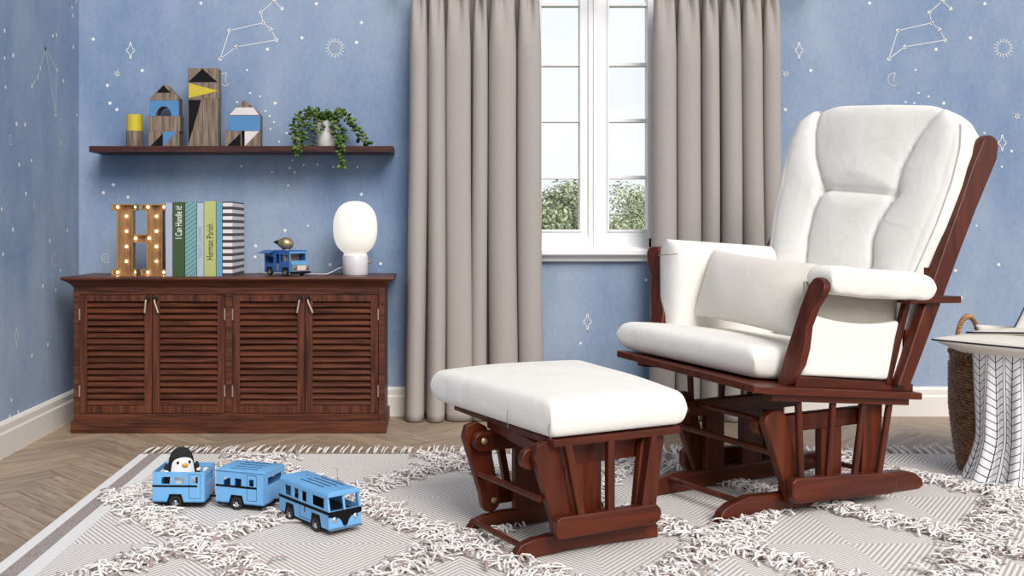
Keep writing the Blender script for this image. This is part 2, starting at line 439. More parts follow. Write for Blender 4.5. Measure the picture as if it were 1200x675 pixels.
wb = structure(link('wall_back', g, [M_wall, M_motif]), 'light blue star-printed back wall with the window', 'wall')

g = G(); g.box(XL-.12, XL, .6, YB+.16, 0, ZT, 0)
ml = Mot(g, lambda y, z: (XL+.0012, y, z))
for x, y in [(5, 36), (15, 65), (19, 145), (29, 146), (66, 41), (85.6, 55), (85, 18), (74, 95), (22, 193), (14.7, 269), (58, 282), (78.4, 270), (30, 227), (50, 335), (65, 340), (55.7, 403.6), (37, 416.6), (11, 488), (21, 483)]: ml.star(lf(x, y), .011)
for x, y in [(5, 68), (6, 102), (61.5, 42), (84, 9), (89, 2), (36.5, 188), (1.5, 245), (3, 298), (70.4, 316.7), (13, 469), (90, 135)]: ml.dot(lf(x, y), .007)
cl = [lf(*p) for p in [(37, 101.5), (43.8, 90.4), (46.7, 80.4), (53, 57), (66, 82), (65, 134), (53, 57)]]
ml.chain(cl)
for c in cl: ml.star(c, .011)
ml.moon(lf(64, 304)); ml.sparkle(lf(19, 394.5)); ml.sparkle(lf(39.5, 240.7), .6); ml.six(lf(70.7, 168)); ml.swirl(lf(12, 163))
wl = structure(link('wall_left', g, [M_wall, M_motif]), 'light blue star-printed left wall with printed moon', 'wall')

# herringbone floor
g = G(); uvs = []; tones = []
w_, L_ = .092, .552
g.box(XL-.12, XR, .6, YB+.16, -.06, -.0016, 1); base_faces = len(g.f)
R45 = Matrix.Rotation(PI/4, 2)
def plank(x, y, dx, dy):
    gp = .0009
    c = [(x+gp, y+gp), (x+dx-gp, y+gp), (x+dx-gp, y+dy-gp), (x+gp, y+dy-gp)]
    pr = [R45 @ Vector(q) for q in c]
    cx = sum(q.x for q in pr)/4; cy = sum(q.y for q in pr)/4
    if max(q.x for q in pr) < XL-.02 or min(q.x for q in pr) > XR or max(q.y for q in pr) < .6 or min(q.y for q in pr) > YB+.05: return
    g.add([(q.x, q.y, 0) for q in pr], [(0, 1, 2, 3)], 0)
    o1, o2 = random.random()*9, random.random()*9
    l = [(0, 0), (abs(dx), 0), (abs(dx), abs(dy)), (0, abs(dy))]
    if dy > dx: l = [(q[1], q[0]) for q in l]
    uvs.append([(a+o1, b_+o2) for a, b_ in l]); t = random.uniform(.84, 1.1); tones.append((t, t*random.uniform(.97, 1.0), t*random.uniform(.94, 1.0), 1))
for k in range(-60, 110):
    for j in range(-14, 14):
        ox, oy = k*w_-j*L_, k*w_+j*L_
        plank(ox, oy, L_, w_); plank(ox+L_, oy-L_+w_, w_, L_)
me = bpy.data.meshes.new('floor'); me.from_pydata(g.v, [], g.f); me.materials.append(M_floor); me.materials.append(M_gap)
me.polygons.foreach_set('material_index', g.m)
ul = me.uv_layers.new(name='UVMap'); ca = me.color_attributes.new('tone', 'FLOAT_COLOR', 'CORNER'); ul = me.uv_layers['UVMap']; ca = me.color_attributes['tone']
for pi_, p in enumerate(me.polygons):
    for q, li in enumerate(p.loop_indices):
        if pi_ >= base_faces:
            ul.data[li].uv = uvs[pi_-base_faces][q]; ca.data[li].color = tones[pi_-base_faces]
        else: ca.data[li].color = (1, 1, 1, 1)
bmf = bmesh.new(); bmf.from_mesh(me)
for co_, no_ in (((XL-.1, 0, 0), (-1, 0, 0)), ((XR, 0, 0), (1, 0, 0)), ((0, .6, 0), (0, -1, 0)), ((0, YB+.1, 0), (0, 1, 0))):
    bmesh.ops.bisect_plane(bmf, geom=bmf.verts[:]+bmf.edges[:]+bmf.faces[:], plane_co=co_, plane_no=no_, clear_outer=True)
bmf.to_mesh(me); bmf.free()
fl = bpy.data.objects.new('floor', me); COL.objects.link(fl); structure(fl, 'pale oak herringbone floor', 'floor')

# baseboards
def bb_prof(s=1): return [(0, 0), (.016, 0), (.016, .082), (.012, .09), (.012, .112), (.006, .122), (0, .124)]
g = G(); g.prism([(YB-a, b_) for a, b_ in bb_prof()], XL, XR, 'yz'); structure(link('baseboard_back', g, M_base), 'white baseboard along the back wall', 'baseboard')
g = G(); g.prism([(XL+a, b_) for a, b_ in bb_prof()], .6, YB, 'xz'); structure(link('baseboard_left', g, M_base), 'white baseboard along the left wall', 'baseboard')

# ------------------------------------------------------------------ window
win = bpy.data.objects.new('window_1', None); COL.objects.link(win); win.location = ((WX0+WX1)/2, YB, 0); structure(win, 'white two-casement window with glazing bars', 'window')
def zpx(py, Y=YB): return H_-(py-270)*Y/F_
def xpx(px, Y=YB): return (px-500)*Y/F_
cxw = (WX0+WX1)/2; YW = YB+.045
SW = YB/F_
g = G()
def wb_(x0, x1, z0, z1, y0, y1): g.box(x0-cxw, x1-cxw, y0-YB, y1-YB, z0, z1)
mc = xpx(694.5, YW)
g2 = G
# outer frame and mullion
wb_(WX0, WX0+.035, WZ0, WZ1, YB+.02, YB+.10); wb_(WX1-.035, WX1, WZ0, WZ1, YB+.02, YB+.10)
wb_(WX0, WX1, WZ0, WZ0+.04, YB+.02, YB+.10); wb_(WX0, WX1, WZ1-.04, WZ1, YB+.02, YB+.10)
wb_(mc-.022, mc+.022, WZ0, WZ1, YB+.018, YB+.10)
wb_(mc-.0012, mc+.0012, WZ0, WZ1, YB+.012, YB+.02)
link('window_frame', g, M_white, win, bevel=.003)
for side in (0, 1):
    g = G()
    gx0, gx1 = (xpx(634, YW), xpx(678.5, YW)) if side == 0 else (xpx(713, YW), xpx(757.5, YW))
    x0, x1 = gx0-.036, gx1+.036
    if side == 0: x1 = mc-.018; x0 = WX0+.03
    else: x0 = mc+.018; x1 = WX1-.03
    zb, zt = zpx(269, YW), zpx(-52, YW)
    wb_(x0, gx0, zb-.045, zt+.05, YW-.018, YW+.03); wb_(gx1, x1, zb-.045, zt+.05, YW-.018, YW+.03)
    wb_(gx0, gx1, zb-.045, zb, YW-.018, YW+.03); wb_(gx0, gx1, zt, zt+.05, YW-.018, YW+.03)
    # inner stepped bead
    for a, b_, c, d in [(gx0-.010, gx0, zb-.01, zt+.01), (gx1, gx1+.010, zb-.01, zt+.01), (gx0, gx1, zb-.010, zb), (gx0, gx1, zt, zt+.01)]:
        wb_(a, b_, c, d, YW-.024, YW-.017)
    for y in (208, 141.5, 76, 10.4-4.5): wb_(gx0, gx1, zpx(y, YW)-.0075, zpx(y, YW)+.0075, YW-.012, YW+.024)
    sash = link('sash', g, M_white, win, bevel=.002)
    g = G(); g.box(gx0-.004-cxw, gx1+.004-cxw, YW+.004-YB, YW+.008-YB, zb-.004, zt+.004); link('glass_pane', g, M_glass, sash)
g = G()
g.prism([(-.02, WZ0-.004), (-.05, WZ0-.004), (-.056, WZ0-.010), (-.056, WZ0-.028), (-.05, WZ0-.034), (-.03, WZ0-.040), (-.026, WZ0-.056), (-.012, WZ0-.060), (0, WZ0-.06), (0, WZ0-.005), (.10, WZ0-.005), (.10, WZ0+.002), (-.02, WZ0+.002)], WX0-.06-cxw, WX1+.06-cxw, 'yz')
link('window_sill', g, M_white, win, bevel=.0015)

# ------------------------------------------------------------------ curtains
def curtain(name, label, folds, x0, x1, seed):
    """folds: list of (left, right) pixel bounds of each fold at mid height"""
    rnd = random.Random(seed)
    Yc = 4.185
    xs = []; YO = 4.195
    prof = []      # (x, depth)
    for i, (a, b_) in enumerate(folds):
        xa, xb = xpx(a, Yc), xpx(b_, Yc)
        n = 22
        for k in range(n+1):
            t = -1+2*k/n
            # fuller than a half circle so that the creases close on each other
            th = t*(PI/2+.38)
            xx = (xa+xb)/2+(xb-xa)/2*math.sin(th)*.985
            dd = math.cos(th)
            prof.append((xx, dd, i, t, (xa+xb)/2))
        if i < len(folds)-1:
            xm = (xb+xpx(folds[i+1][0], Yc))/2
            prof.append((xm, -1.9, i, 9, xm))
    nz = 60; ztop, zbot = 1.80, .004
    vs = []; n = len(prof)
    ph = [rnd.uniform(0, 6) for _ in folds]; am = [rnd.uniform(.55, 1.2) for _ in folds]
    xc = (x0+x1)/2
    for j in range(nz+1):
        z = ztop+(zbot-ztop)*(j/nz)
        t = j/nz
        head = max(0, 1-(ztop-z)/.13)            # gathered header
        fl = .975+.045*t**1.3                       # flare
        for (x, d, i, tt, xf) in prof:
            a = .044*(1-.5*head)*(1+.25*t)
            pin = max(0, min(1, (z-1.50)/.26))**1.5
            xx = xc+(xf+(x-xf)*(1-.22*pin)-xc)*fl
            xx += .0045*math.sin(4*t+ph[i])*(.3+t)
            yy = YO-.0-a*(am[i] if d > -1 else .9)*d+.004*math.sin(7*t+ph[i])
            if head > 0: yy += head*.010*math.sin((x-x0)*150); xx += head*.004*math.sin((x-x0)*75)
            if tt < 5: yy += pin*.045*math.exp(-(tt/.26)**2)
            if t > .95: yy -= .006*(t-.95)/.05*math.cos(ph[i])
            vs.append((xx, yy, z))
    fs = [(j*n+i, j*n+i+1, (j+1)*n+i+1, (j+1)*n+i) for j in range(nz) for i in range(n-1)]
    g = G(); g.add(vs, fs)
    o = link(name, g, M_curtain, smooth=True)
    s = o.modifiers.new('t', 'SOLIDIFY'); s.thickness = .0025
    tag(o, label, 'curtain', 'floor-length curtains at the window')
    return o
def fz(l): return [(460+a/1.985, 460+b/1.985) for a, b in l]
cL = curtain('curtain', 'greige floor-length curtain hanging left of the window, beside the louvred cabinet',
        fz([(36, 78), (81, 121), (124, 182), (187, 221), (226, 290), (294, 349)]), xpx(478), xpx(636), 1)
cR = curtain('curtain', 'greige floor-length curtain hanging right of the window, behind the white armchair',
        fz([(602, 658), (661, 716), (720, 759), (766, 812), (816, 863), (867, 907)]), xpx(763), xpx(917), 2)
g = G(); g.tube([(-.15, 4.185, 1.822), (1.65, 4.185, 1.822)], .011, 12)
for x in (-.12, .72, 1.6): g.tube([(x, 4.185, 1.825), (x, 4.30, 1.825)], .006, 8)
tag(link('curtain_rod', g, M_pull, smooth='angle'), 'slim brass curtain rod above the window', 'curtain rod')

# ------------------------------------------------------------------ cabinet
YC = 3.935; SCb = 1/303.2
def cx_(px): return (px-500)*YC/F_
def cz_(py): return H_-(py-270)*YC/F_
CX0, CX1 = cx_(86), cx_(450.5)
ZTOP = .605
cab = empty('louvred_cabinet', 'dark wooden cabinet with four louvred doors standing under the wall shelf', 'cabinet', ((CX0+CX1)/2, YC, 0))
ox = (CX0+CX1)/2
YBK = YB-.018-YC
g = G()
B = lambda x0, x1, y0, y1, z0, z1: g.box(x0-ox, x1-ox, y0, y1, z0, z1)
D0, D1, D2, D3, D4, D5 = cx_(93.4), cx_(178.6), cx_(264), cx_(272.4), cx_(357.6), cx_(443.5)
zb, zt = cz_(484.2), cz_(345.2)
B(CX0, D0, 0, .022, .045, ZTOP-.035); B(D5, CX1, 0, .022, .045, ZTOP-.035)
B(D2, D3, 0, .022, zb, zt)
B(D0, D5, 0, .022, .045, zb); B(D0, D5, 0, .022, zt, ZTOP-.035)
B(CX0, CX0+.02, .022, YBK, .045, ZTOP-.035); B(CX1-.02, CX1, .022, YBK, .045, ZTOP-.035)
B(CX0+.02, CX1-.02, YBK-.012, YBK, .045, ZTOP-.035); B(CX0+.02, CX1-.02, .03, YBK-.012, .05, .065)
link('body', g, M_cabx, cab, bevel=.002)
g = G(); B(cx_(83.5), cx_(453), -.012, YBK, 0, .047); link('plinth', g, M_cabx, cab, bevel=.003)
g = G()
# crown and top slab, mitred ogee on three sides
prof = [(-.004, ZTOP-.045), (.004, ZTOP-.036), (.008, ZTOP-.030), (.020, ZTOP-.019), (.028, ZTOP-.015), (.030, ZTOP-.012), (.036, ZTOP-.011), (.038, ZTOP-.006), (.036, ZTOP)]
vs = []; npf = len(prof)
for o_, z in prof:
    vs += [(CX0-o_-ox, YBK, z), (CX0-o_-ox, -o_, z), (CX1+o_-ox, -o_, z), (CX1+o_-ox, YBK, z)]
fs = []
for i in range(npf-1):
    for k in range(4):
        k2 = (k+1) % 4; fs.append((i*4+k, i*4+k2, (i+1)*4+k2, (i+1)*4+k))
fs.append([3, 2, 1, 0]); fs.append([(npf-1)*4+k for k in range(4)])
g.add(vs, fs); link('tabletop', g, M_cabx, cab, bevel=.001)
def door(x0, x1, hinge_left):
    d = bpy.data.objects.new('door', None)
    x0 += .0012; x1 -= .0012; z0, z1 = zb+.0015, zt-.0015
    st = .0285
    gg = G()
    def b2(a, b_, c, e, y0=-.004, y1=.016): gg.box(a-ox, b_-ox, y0, y1, c, e)
    b2(x0, x0+st, z0, z1); b2(x1-st, x1, z0, z1); b2(x0+st, x1-st, z0, z0+st); b2(x0+st, x1-st, z1-st+.004, z1)
    b2(x0+st, x1-st, z0+st, z1-st, .0185, .020)
    ob = link('door', gg, M_cabz, cab, bevel=.0022)
    gg = G(); n = 17; zz0, zz1 = z0+st, z1-st+.004; pt = (zz1-zz0)/n
    for i in range(n):
        zc = zz0+pt*(i+.5)
        pr = [(-.0035, -.5*pt), (.0095, .50*pt), (.0125, .50*pt), (-.0005, -.5*pt-.0005)]
        pr = [(a, zc+b_) for a, b_ in pr]
        pr = [(-.003, zc-.30*pt), (-.0005, zc-.46*pt), (.016, zc+.36*pt), (.0135, zc+.50*pt)]
        gg.prism(pr, x0+st-ox, x1-st-ox, 'yz')
    link('louvres', gg, M_cabx, ob)
    hx = x0+.004 if not hinge_left else x1-.004
    hx = (x0+.014) if not hinge_left else (x1-.014)
    gg = G(); zr = z1-.010
    gg.tube([(hx-ox, -.006, zr), (hx-ox, -.016, zr)], .0062, 12)
    ring = [(hx-ox+.009*math.cos(t), -.013, zr-.004+.009*math.sin(t)) for t in [2*PI*i/14 for i in range(15)]]
    gg.tube(ring, .0016, 6)
    link('pull_ring', gg, M_dark, ob, smooth='angle')
    dx = {0: -.004, 1: .016, 2: -.008, 3: .020}[door.n]; door.n += 1
    sx = hx-ox-.006 if hinge_left else hx-ox-.004
    gg = G(); gg.tube([(sx, -.015, zr-.008), (sx+dx*.15, -.018, zr-.02), (sx+dx, -.019, zr-.058)], [.0035, .0040, .0048], 10)
    link('pull_bar', gg, M_pull, ob, smooth='angle')
    # two hinges
    hxx = x0 if hinge_left else x1
    for zc in (z1-.075, z0+.085):
        gg = G(); gg.tube([(hxx-ox, -.006, zc-.022), (hxx-ox, -.006, zc+.022)], .0032, 8)
        link('hinge', gg, M_pull, ob, smooth='angle')
    return ob
door.n = 0
bpy_doors = [door(D0, D1, True), door(D1, D2, False), door(D3, D4, True), door(D4, D5, False)]

# ------------------------------------------------------------------ things on the cabinet
# marquee letter H
YH = 4.06
hx = lambda px: (px-500)*YH/F_
HW0, HW1 = hx(132), hx(194.5); hz = lambda py: ZTOP+(322-py)*YH/F_
lx = (HW0+HW1)/2
Ht = empty('marquee_letter', 'brass-rimmed wooden letter H with small lit bulbs standing on the cabinet', 'letter lamp', (lx, YH, ZTOP))
hp = [(132, 322), (160.5, 322), (160.5, 315), (156, 315), (156, 283), (173.5, 283), (173.5, 315), (166.5, 315), (166.5, 322), (194.5, 322), (194.5, 315), (190.8, 315), (190.8, 245.5), (194.5, 245.5), (194.5, 239), (166.5, 239), (166.5, 245.5), (173.5, 245.5),
      (173.5, 274.5), (156, 274.5), (156, 245.5), (160.5, 245.5), (160.5, 239), (132, 239), (132, 245.5), (138.5, 245.5), (138.5, 315), (132, 315)]
hp = [(hx(a)-lx, hz(b_)-ZTOP) for a, b_ in hp]
g = G(); g.prism(hp, .006, .012, 'xz'); link('face', g, wood('marquee_wood', (.13, .065, .028), (.34, .19, .085), 'Z', .45, 40), Ht)
g = G(); n = len(hp)
for i in range(n):
    a, b_ = Vector(hp[i]), Vector(hp[(i+1) % n]); d = (b_-a).normalized(); nr = Vector((-d.y, d.x))*.0018
    a2, b2_ = a-d*.0009, b_+d*.0009
    g.prism([tuple(a2-nr), tuple(b2_-nr), tuple(b2_+nr), tuple(a2+nr)], -.014, .026, 'xz')
link('rim', g, M_gold, Ht)
bl = [(137.6, 241.8), (159, 241.8), (173, 241.8), (193, 241.8), (148, 252.7), (148, 270.3), (148, 288.2), (148, 305.6), (183.2, 252.7), (183.2, 270.3), (183.2, 288.2), (183.2, 305.6), (158.8, 278.4), (174.6, 278.4), (137.6, 318.2), (159, 318.2), (173, 318.2), (193, 318.2)]
bl = [(min(max(a, 135), 192), b_) for a, b_ in bl]
g0 = G(); g0.ball((0, 0, 0), .0046, 10, 6)
b0 = link('bulb', g0, M_bulb, Ht, smooth=True)
for i, (a, b_) in enumerate(bl):
    o = b0 if i == 0 else b0.copy()
    if i: COL.objects.link(o)
    o.location = (hx(a)-lx, .001, hz(b_)-ZTOP)

# text helper -> mesh part
def text_part(name, body, mat, parent, h, M, width=None, ext=.0003):
    cu = bpy.data.curves.new(name, 'FONT'); cu.body = body; cu.size = 1; cu.align_x = 'CENTER'; cu.align_y = 'CENTER'
    ob = bpy.data.objects.new(name+'_c', cu); COL.objects.link(ob)
    bpy.context.view_layer.update()
    me = bpy.data.meshes.new_from_object(ob.evaluated_get(bpy.context.evaluated_depsgraph_get()))
    bpy.data.objects.remove(ob)
    xs = [v.co.x for v in me.vertices]; ys = [v.co.y for v in me.vertices]
    cx, cy = (min(xs)+max(xs))/2, (min(ys)+max(ys))/2; sy = h/(max(ys)-min(ys)); sx = (width/(max(xs)-min(xs))) if width else sy
    for v in me.vertices: v.co = M @ Vector(((v.co.x-cx)*sx, (v.co.y-cy)*sy, 0))
    me.materials.clear(); me.materials.append(mat); me.name = name
    o = bpy.data.objects.new(name, me); COL.objects.link(o); o.parent = parent
    return o
YK = 3.99; DK = .255
kx = lambda px: (px-500)*YK/F_
M_pages = flat('book_pages', (.72, .68, .60), .8, noise=.05)
def book(px0, px1, pyt, mat, label, name='picture_book'):
    x0, x1 = kx(px0)+.0004, kx(px1)-.0004; h = (324-pyt)*YK/F_
    xc = (x0+x1)/2; hw = (x1-x0)/2
    e = empty(name, label, 'book', (xc, YK, ZTOP), 0, 'picture books upright on the cabinet')
    g = G(); t = .0022
    sp = [(-hw, 0), (-hw+.0012, -.0022), (hw-.0012, -.0022), (hw, 0), (hw, .0025), (-hw, .0025)]
    g.prism(sp, 0, h, 'xy'); g.box(-hw, -hw+t, .0025, DK, 0, h); g.box(hw-t, hw, .0025, DK, 0, h)
    link('cover', g, mat, e)
    g = G(); g.box(-hw+t, hw-t, .003, DK-.005, .003, h-.004); link('pages', g, M_pages, e)
    return e, h
def cov(n, c, **k): return flat(n, c, .45, noise=.03, **k)
book(194, 202.2, 238, cov('lavender_cover', (.40, .42, .52)), 'plain pale lavender book right beside the letter H')
e, h = book(202.4, 216.5, 237.2, cov('dark_green_cover', (.042, .085, .024)), 'dark green book with white hand-lettered spine title')
SP = lambda z, x=0: Matrix.Translation((x, -.0026, z)) @ Matrix.Rotation(PI/2, 4, 'X') @ Matrix.Rotation(PI/2, 4, 'Z')
text_part('spine_title', 'I Can Handle it!', M_white, e, .026, SP(h-.014-.065), .128)
e, h = book(216.7, 230.5, 237, stripe_mat('teal_stripe_cover', (.17, .35, .36), (.035, .09, .12), .0175, .17, slope=-.72), 'teal book with dark diagonal stripes on the spine')
e, h = book(230.7, 238.8, 238.3, cov('grey_cover', (.42, .48, .56)), 'thin pale grey-blue book with grey capital letters')
text_part('spine_title', 'TRUDY LUDWIG', flat('grey_ink', (.20, .22, .27), .5, noise=.02), e, .013, SP(h-.155), .125)
e, h = book(239, 253.2, 236.2, cov('yellow_green_cover', (.44, .47, .17)), 'yellow-green book with black author name on the spine')
text_part('spine_title', 'Herman Parish', M_black, e, .026, SP(h-.160), .140)
book(253.4, 260.6, 237.5, cov('sky_blue_cover', (.12, .32, .47)), 'plain sky blue book between the yellow-green and striped ones')
book(260.8, 272.6, 236.5, stripe_mat('bw_stripe_cover', (.72, .68, .66), (.055, .04, .042), .0262, .46), 'black and white striped book at the right end of the row')

# table lamp
lx, ly = xpx(416.3, 4.12), 4.12
lamp = empty('table_lamp', 'lit opal globe table lamp on white marble base at right end of cabinet', 'lamp', (lx, ly, ZTOP))
k = 4.12/F_
g = G(); g.lathe([(0, 0), (14.3*k, 0), (15*k, .003), (15*k, 22*k), (14.5*k, 22.7*k), (0, 22.7*k)], 40, caps=False); link('base', g, M_marble, lamp, smooth='angle')
pr = [(0, 22*k), (12.6*k, 22*k), (14.0*k, 24*k)]
for i in range(1, 30):
    t = -PI/2+PI*i/29
    ct, st = max(0, math.cos(t)), math.sin(t)
    pr.append((25.9*k*abs(ct)**.82, (54.8+31.6*(1 if st > 0 else -1)*abs(st)**.86)*k)) if st > -.92 else None
pr = [q for q in pr if q]; pr[-1] = (0, 86.4*k)
g = G(); g.lathe(pr, 40, caps=False); link('globe_shade', g, M_globe, lamp, smooth=True)
g = G(); g.tube([(15*k, -.002, 15*k), (17.2*k, -.002, 15*k)], .004, 10); g.tube([(17.2*k, -.002, 11.5*k), (17.2*k, -.002, 18.5*k)], .0022, 8); g.ball((17.2*k, -.002, 15*k), .0055)
link('dimmer_knob', g, M_brass, lamp, smooth='angle')
g = G(); g.tube([(-14.5*k, .01, .030), (-20*k, .015, .026), (-27*k, .02, .012), (-33*k, .02, .0025), (-45*k, .03, .002), (-60*k, .06, .002), (-90*k, .09, .002), (-120*k, .14, .002)], .0018, 6)
link('power_cable', g, M_white, lamp, smooth=True)

# ------------------------------------------------------------------ toy vehicles
def panel(g, T, w, h, holes, t=.003, slot=0):
    """wall in local xz plane (x 0..w, z 0..h) with rectangular holes (x0,x1,z0,z1), thickness t in +y"""
    xs = sorted(set([0, w]+[q for ho in holes for q in ho[:2]])); zs = sorted(set([0, h]+[q for ho in holes for q in ho[2:]]))
    for i in range(len(xs)-1):
        for j in range(len(zs)-1):
            cx, cz = (xs[i]+xs[i+1])/2, (zs[j]+zs[j+1])/2
            if any(a < cx < b_ and c < cz < d for a, b_, c, d in holes): continue
            g.box(xs[i], xs[i+1], 0, t, zs[j], zs[j+1], slot, T)

def wheel(root, x, y, r, t, mat_hub=M_chrome):
    g = G(); a = Matrix.Translation((x, y, r)) @ Matrix.Rotation(PI/2, 4, 'X')
    g.lathe([(r*.55, -t/2), (r*.9, -t/2), (r, -t*.3), (r, t*.3), (r*.9, t/2), (r*.55, t/2)], 22, T=a, caps=False)
    g.lathe([(0, -t*.35), (r*.56, -t*.35), (r*.56, t*.35), (0, t*.35)], 18, T=a, caps=False)
    w = link('wheel', g, M_rubber, root, smooth='angle')
    g = G()
    for s in (-1, 1): g.lathe([(0, s*t*.50), (r*.22, s*t*.48), (r*.3, s*t*.40), (r*.52, s*t*.40), (r*.55, s*t*.46)], 16, T=a, caps=False)
    link('hub_cap', g, mat_hub, w, smooth='angle')
    return w

def arch_trap(g, x, z0, w, h, y0, y1, slot=1):
    g.prism([(x-w/2, z0), (x-w*.34, z0+h), (x+w*.34, z0+h), (x+w/2, z0)], y0, y1, 'xz', slot)  # solid black wedge: the shade of the wheel recess put into its colour

def car(name, label, loc, rz, L, W, zb, zt, open_top):
    root = empty(name, label, 'toy car', loc, rz, 'light blue toy train of three vehicles on the rug')
    g = G(); h = zt-zb; w = W/2
    win = [(.036/.147*L-.010, .036/.147*L+.010, .036/.085*h+.016, .036/.085*h+.036)]
    z1_, z2_ = h*.60, h*.84
    side = [(L*.17, L*.34, z1_, z2_), (L*.43, L*.60, z1_, z2_), (L*.76, L*.87, z1_+.002, z2_)]
    if not open_top: side = [(L*.16, L*.31, z1_-.004, z2_-.004), (L*.40, L*.54, z1_-.004, z2_-.004), (L*.70, L*.80, z1_-.002, z2_-.004)]
    for s in (0, 1):
        y = -w if s == 0 else w-.003
        panel(g, Matrix.Translation((-L/2, y, zb)), L, h, side, .003)
    end = [(W*.14, W*.86, h*.55, h*.85)] if open_top else [(W*.22, W*.86, h*.58, h*.82)]
    for s in (0, 1):
        x = L/2-.003 if s == 0 else -L/2
        T = Matrix.Translation((x, -w+.003, zb)) @ Matrix.Rotation(PI/2, 4, 'Z') @ Matrix.Translation((0, -.003, 0))
        e2 = [(a-.003 if a > .003 else a, b_-.003, c, d) for a, b_, c, d in end]
        panel(g, T, W-.006, h, e2, .003)
    g.box(-L/2, L/2, -w, w, zb, zb+.003)
    if not open_top: g.box(-L/2, L/2, -w, w, zt-.003, zt)
    body = link('body', g, M_lightblue, root, bevel=0)
    if not open_top:
        g = G(); rr = .008
        pr = [(-w-.0006, zt-.006), (-w+.002, zt+.0015), (-w+.009, zt+.004), (w-.009, zt+.004), (w-.002, zt+.0015), (w+.0006, zt-.006)]
        g.prism(pr, -L/2-.0006, L/2+.0006, 'yz'); link('roof', g, M_lightblue, root, bevel=.001)
        g = G()
        for i in range(4):
            y = -w*.62+i*w*.40; g.box(-L*.28+i*.001, L*.30, y-.0013, y+.0013, zt+.004, zt+.0048)
        link('roof_slots', g, M_black, root)
    for s in (-1, 1):
        y0, y1 = (-w-.0009, -w) if s < 0 else (w, w+.0009)
        g = G(); g.box(-L/2-.0005, L*.36, y0, y1, zb+h*.50, zb+h*.565); link('side_stripe', g, M_black, root); g = G()
        x0, x1 = L*.20, L*.42                       # door outline
        if not open_top: x0, x1 = L*.16, L*.36
        for a, b_, c, d in [(x0, x0+.0007, .12, .93), (x1, x1+.0007, .12, .93), (x0, x1, .12, .13), (x0, x1, .92, .93)]:
            g.box(a, b_, y0+(.0004 if s < 0 else 0), y1-(0 if s < 0 else .0004), zb+h*c, zb+h*d)
        link('door_outline', g, M_black, root)
    g = G()
    wx = -L*.0-.006
    for s in (-1, 1):
        y0, y1 = (-w-.0006, -w+.012) if s < 0 else (w-.012, w+.0006)
        g = G(); arch_trap(g, wx-.003, zb-.002, L*.335, h*.29, y0, y1, 0); link('wheel_arch_shade', g, M_black, root)
    g = G(); g.box(-L/2+.004, L/2+.0, -w+.003, w-.003, zb-.006, zb); link('chassis', g, M_black, root)
    g = G(); g.box(L/2, L/2+.022, -.004, .004, zb, zb+.005); link('coupling', g, M_black, root)
    r = .0185
    for s in (-1, 1): wheel(root, wx-.003, s*(w-.004), r, .011)
    return root
RZ = .005        # rug surface
wag = car('toy_wagon', 'open-topped light blue toy wagon carrying the penguin', (-.693, 2.905, RZ+.001), math.radians(-2), .147, .122, .018, .102, True)
cv = car('toy_caravan', 'closed light blue toy trailer coupled between open wagon and bus', (-.500, 2.885, RZ+.001), math.radians(-20), .150, .125, .018, .106, False)
for o in cv.children:
    pass

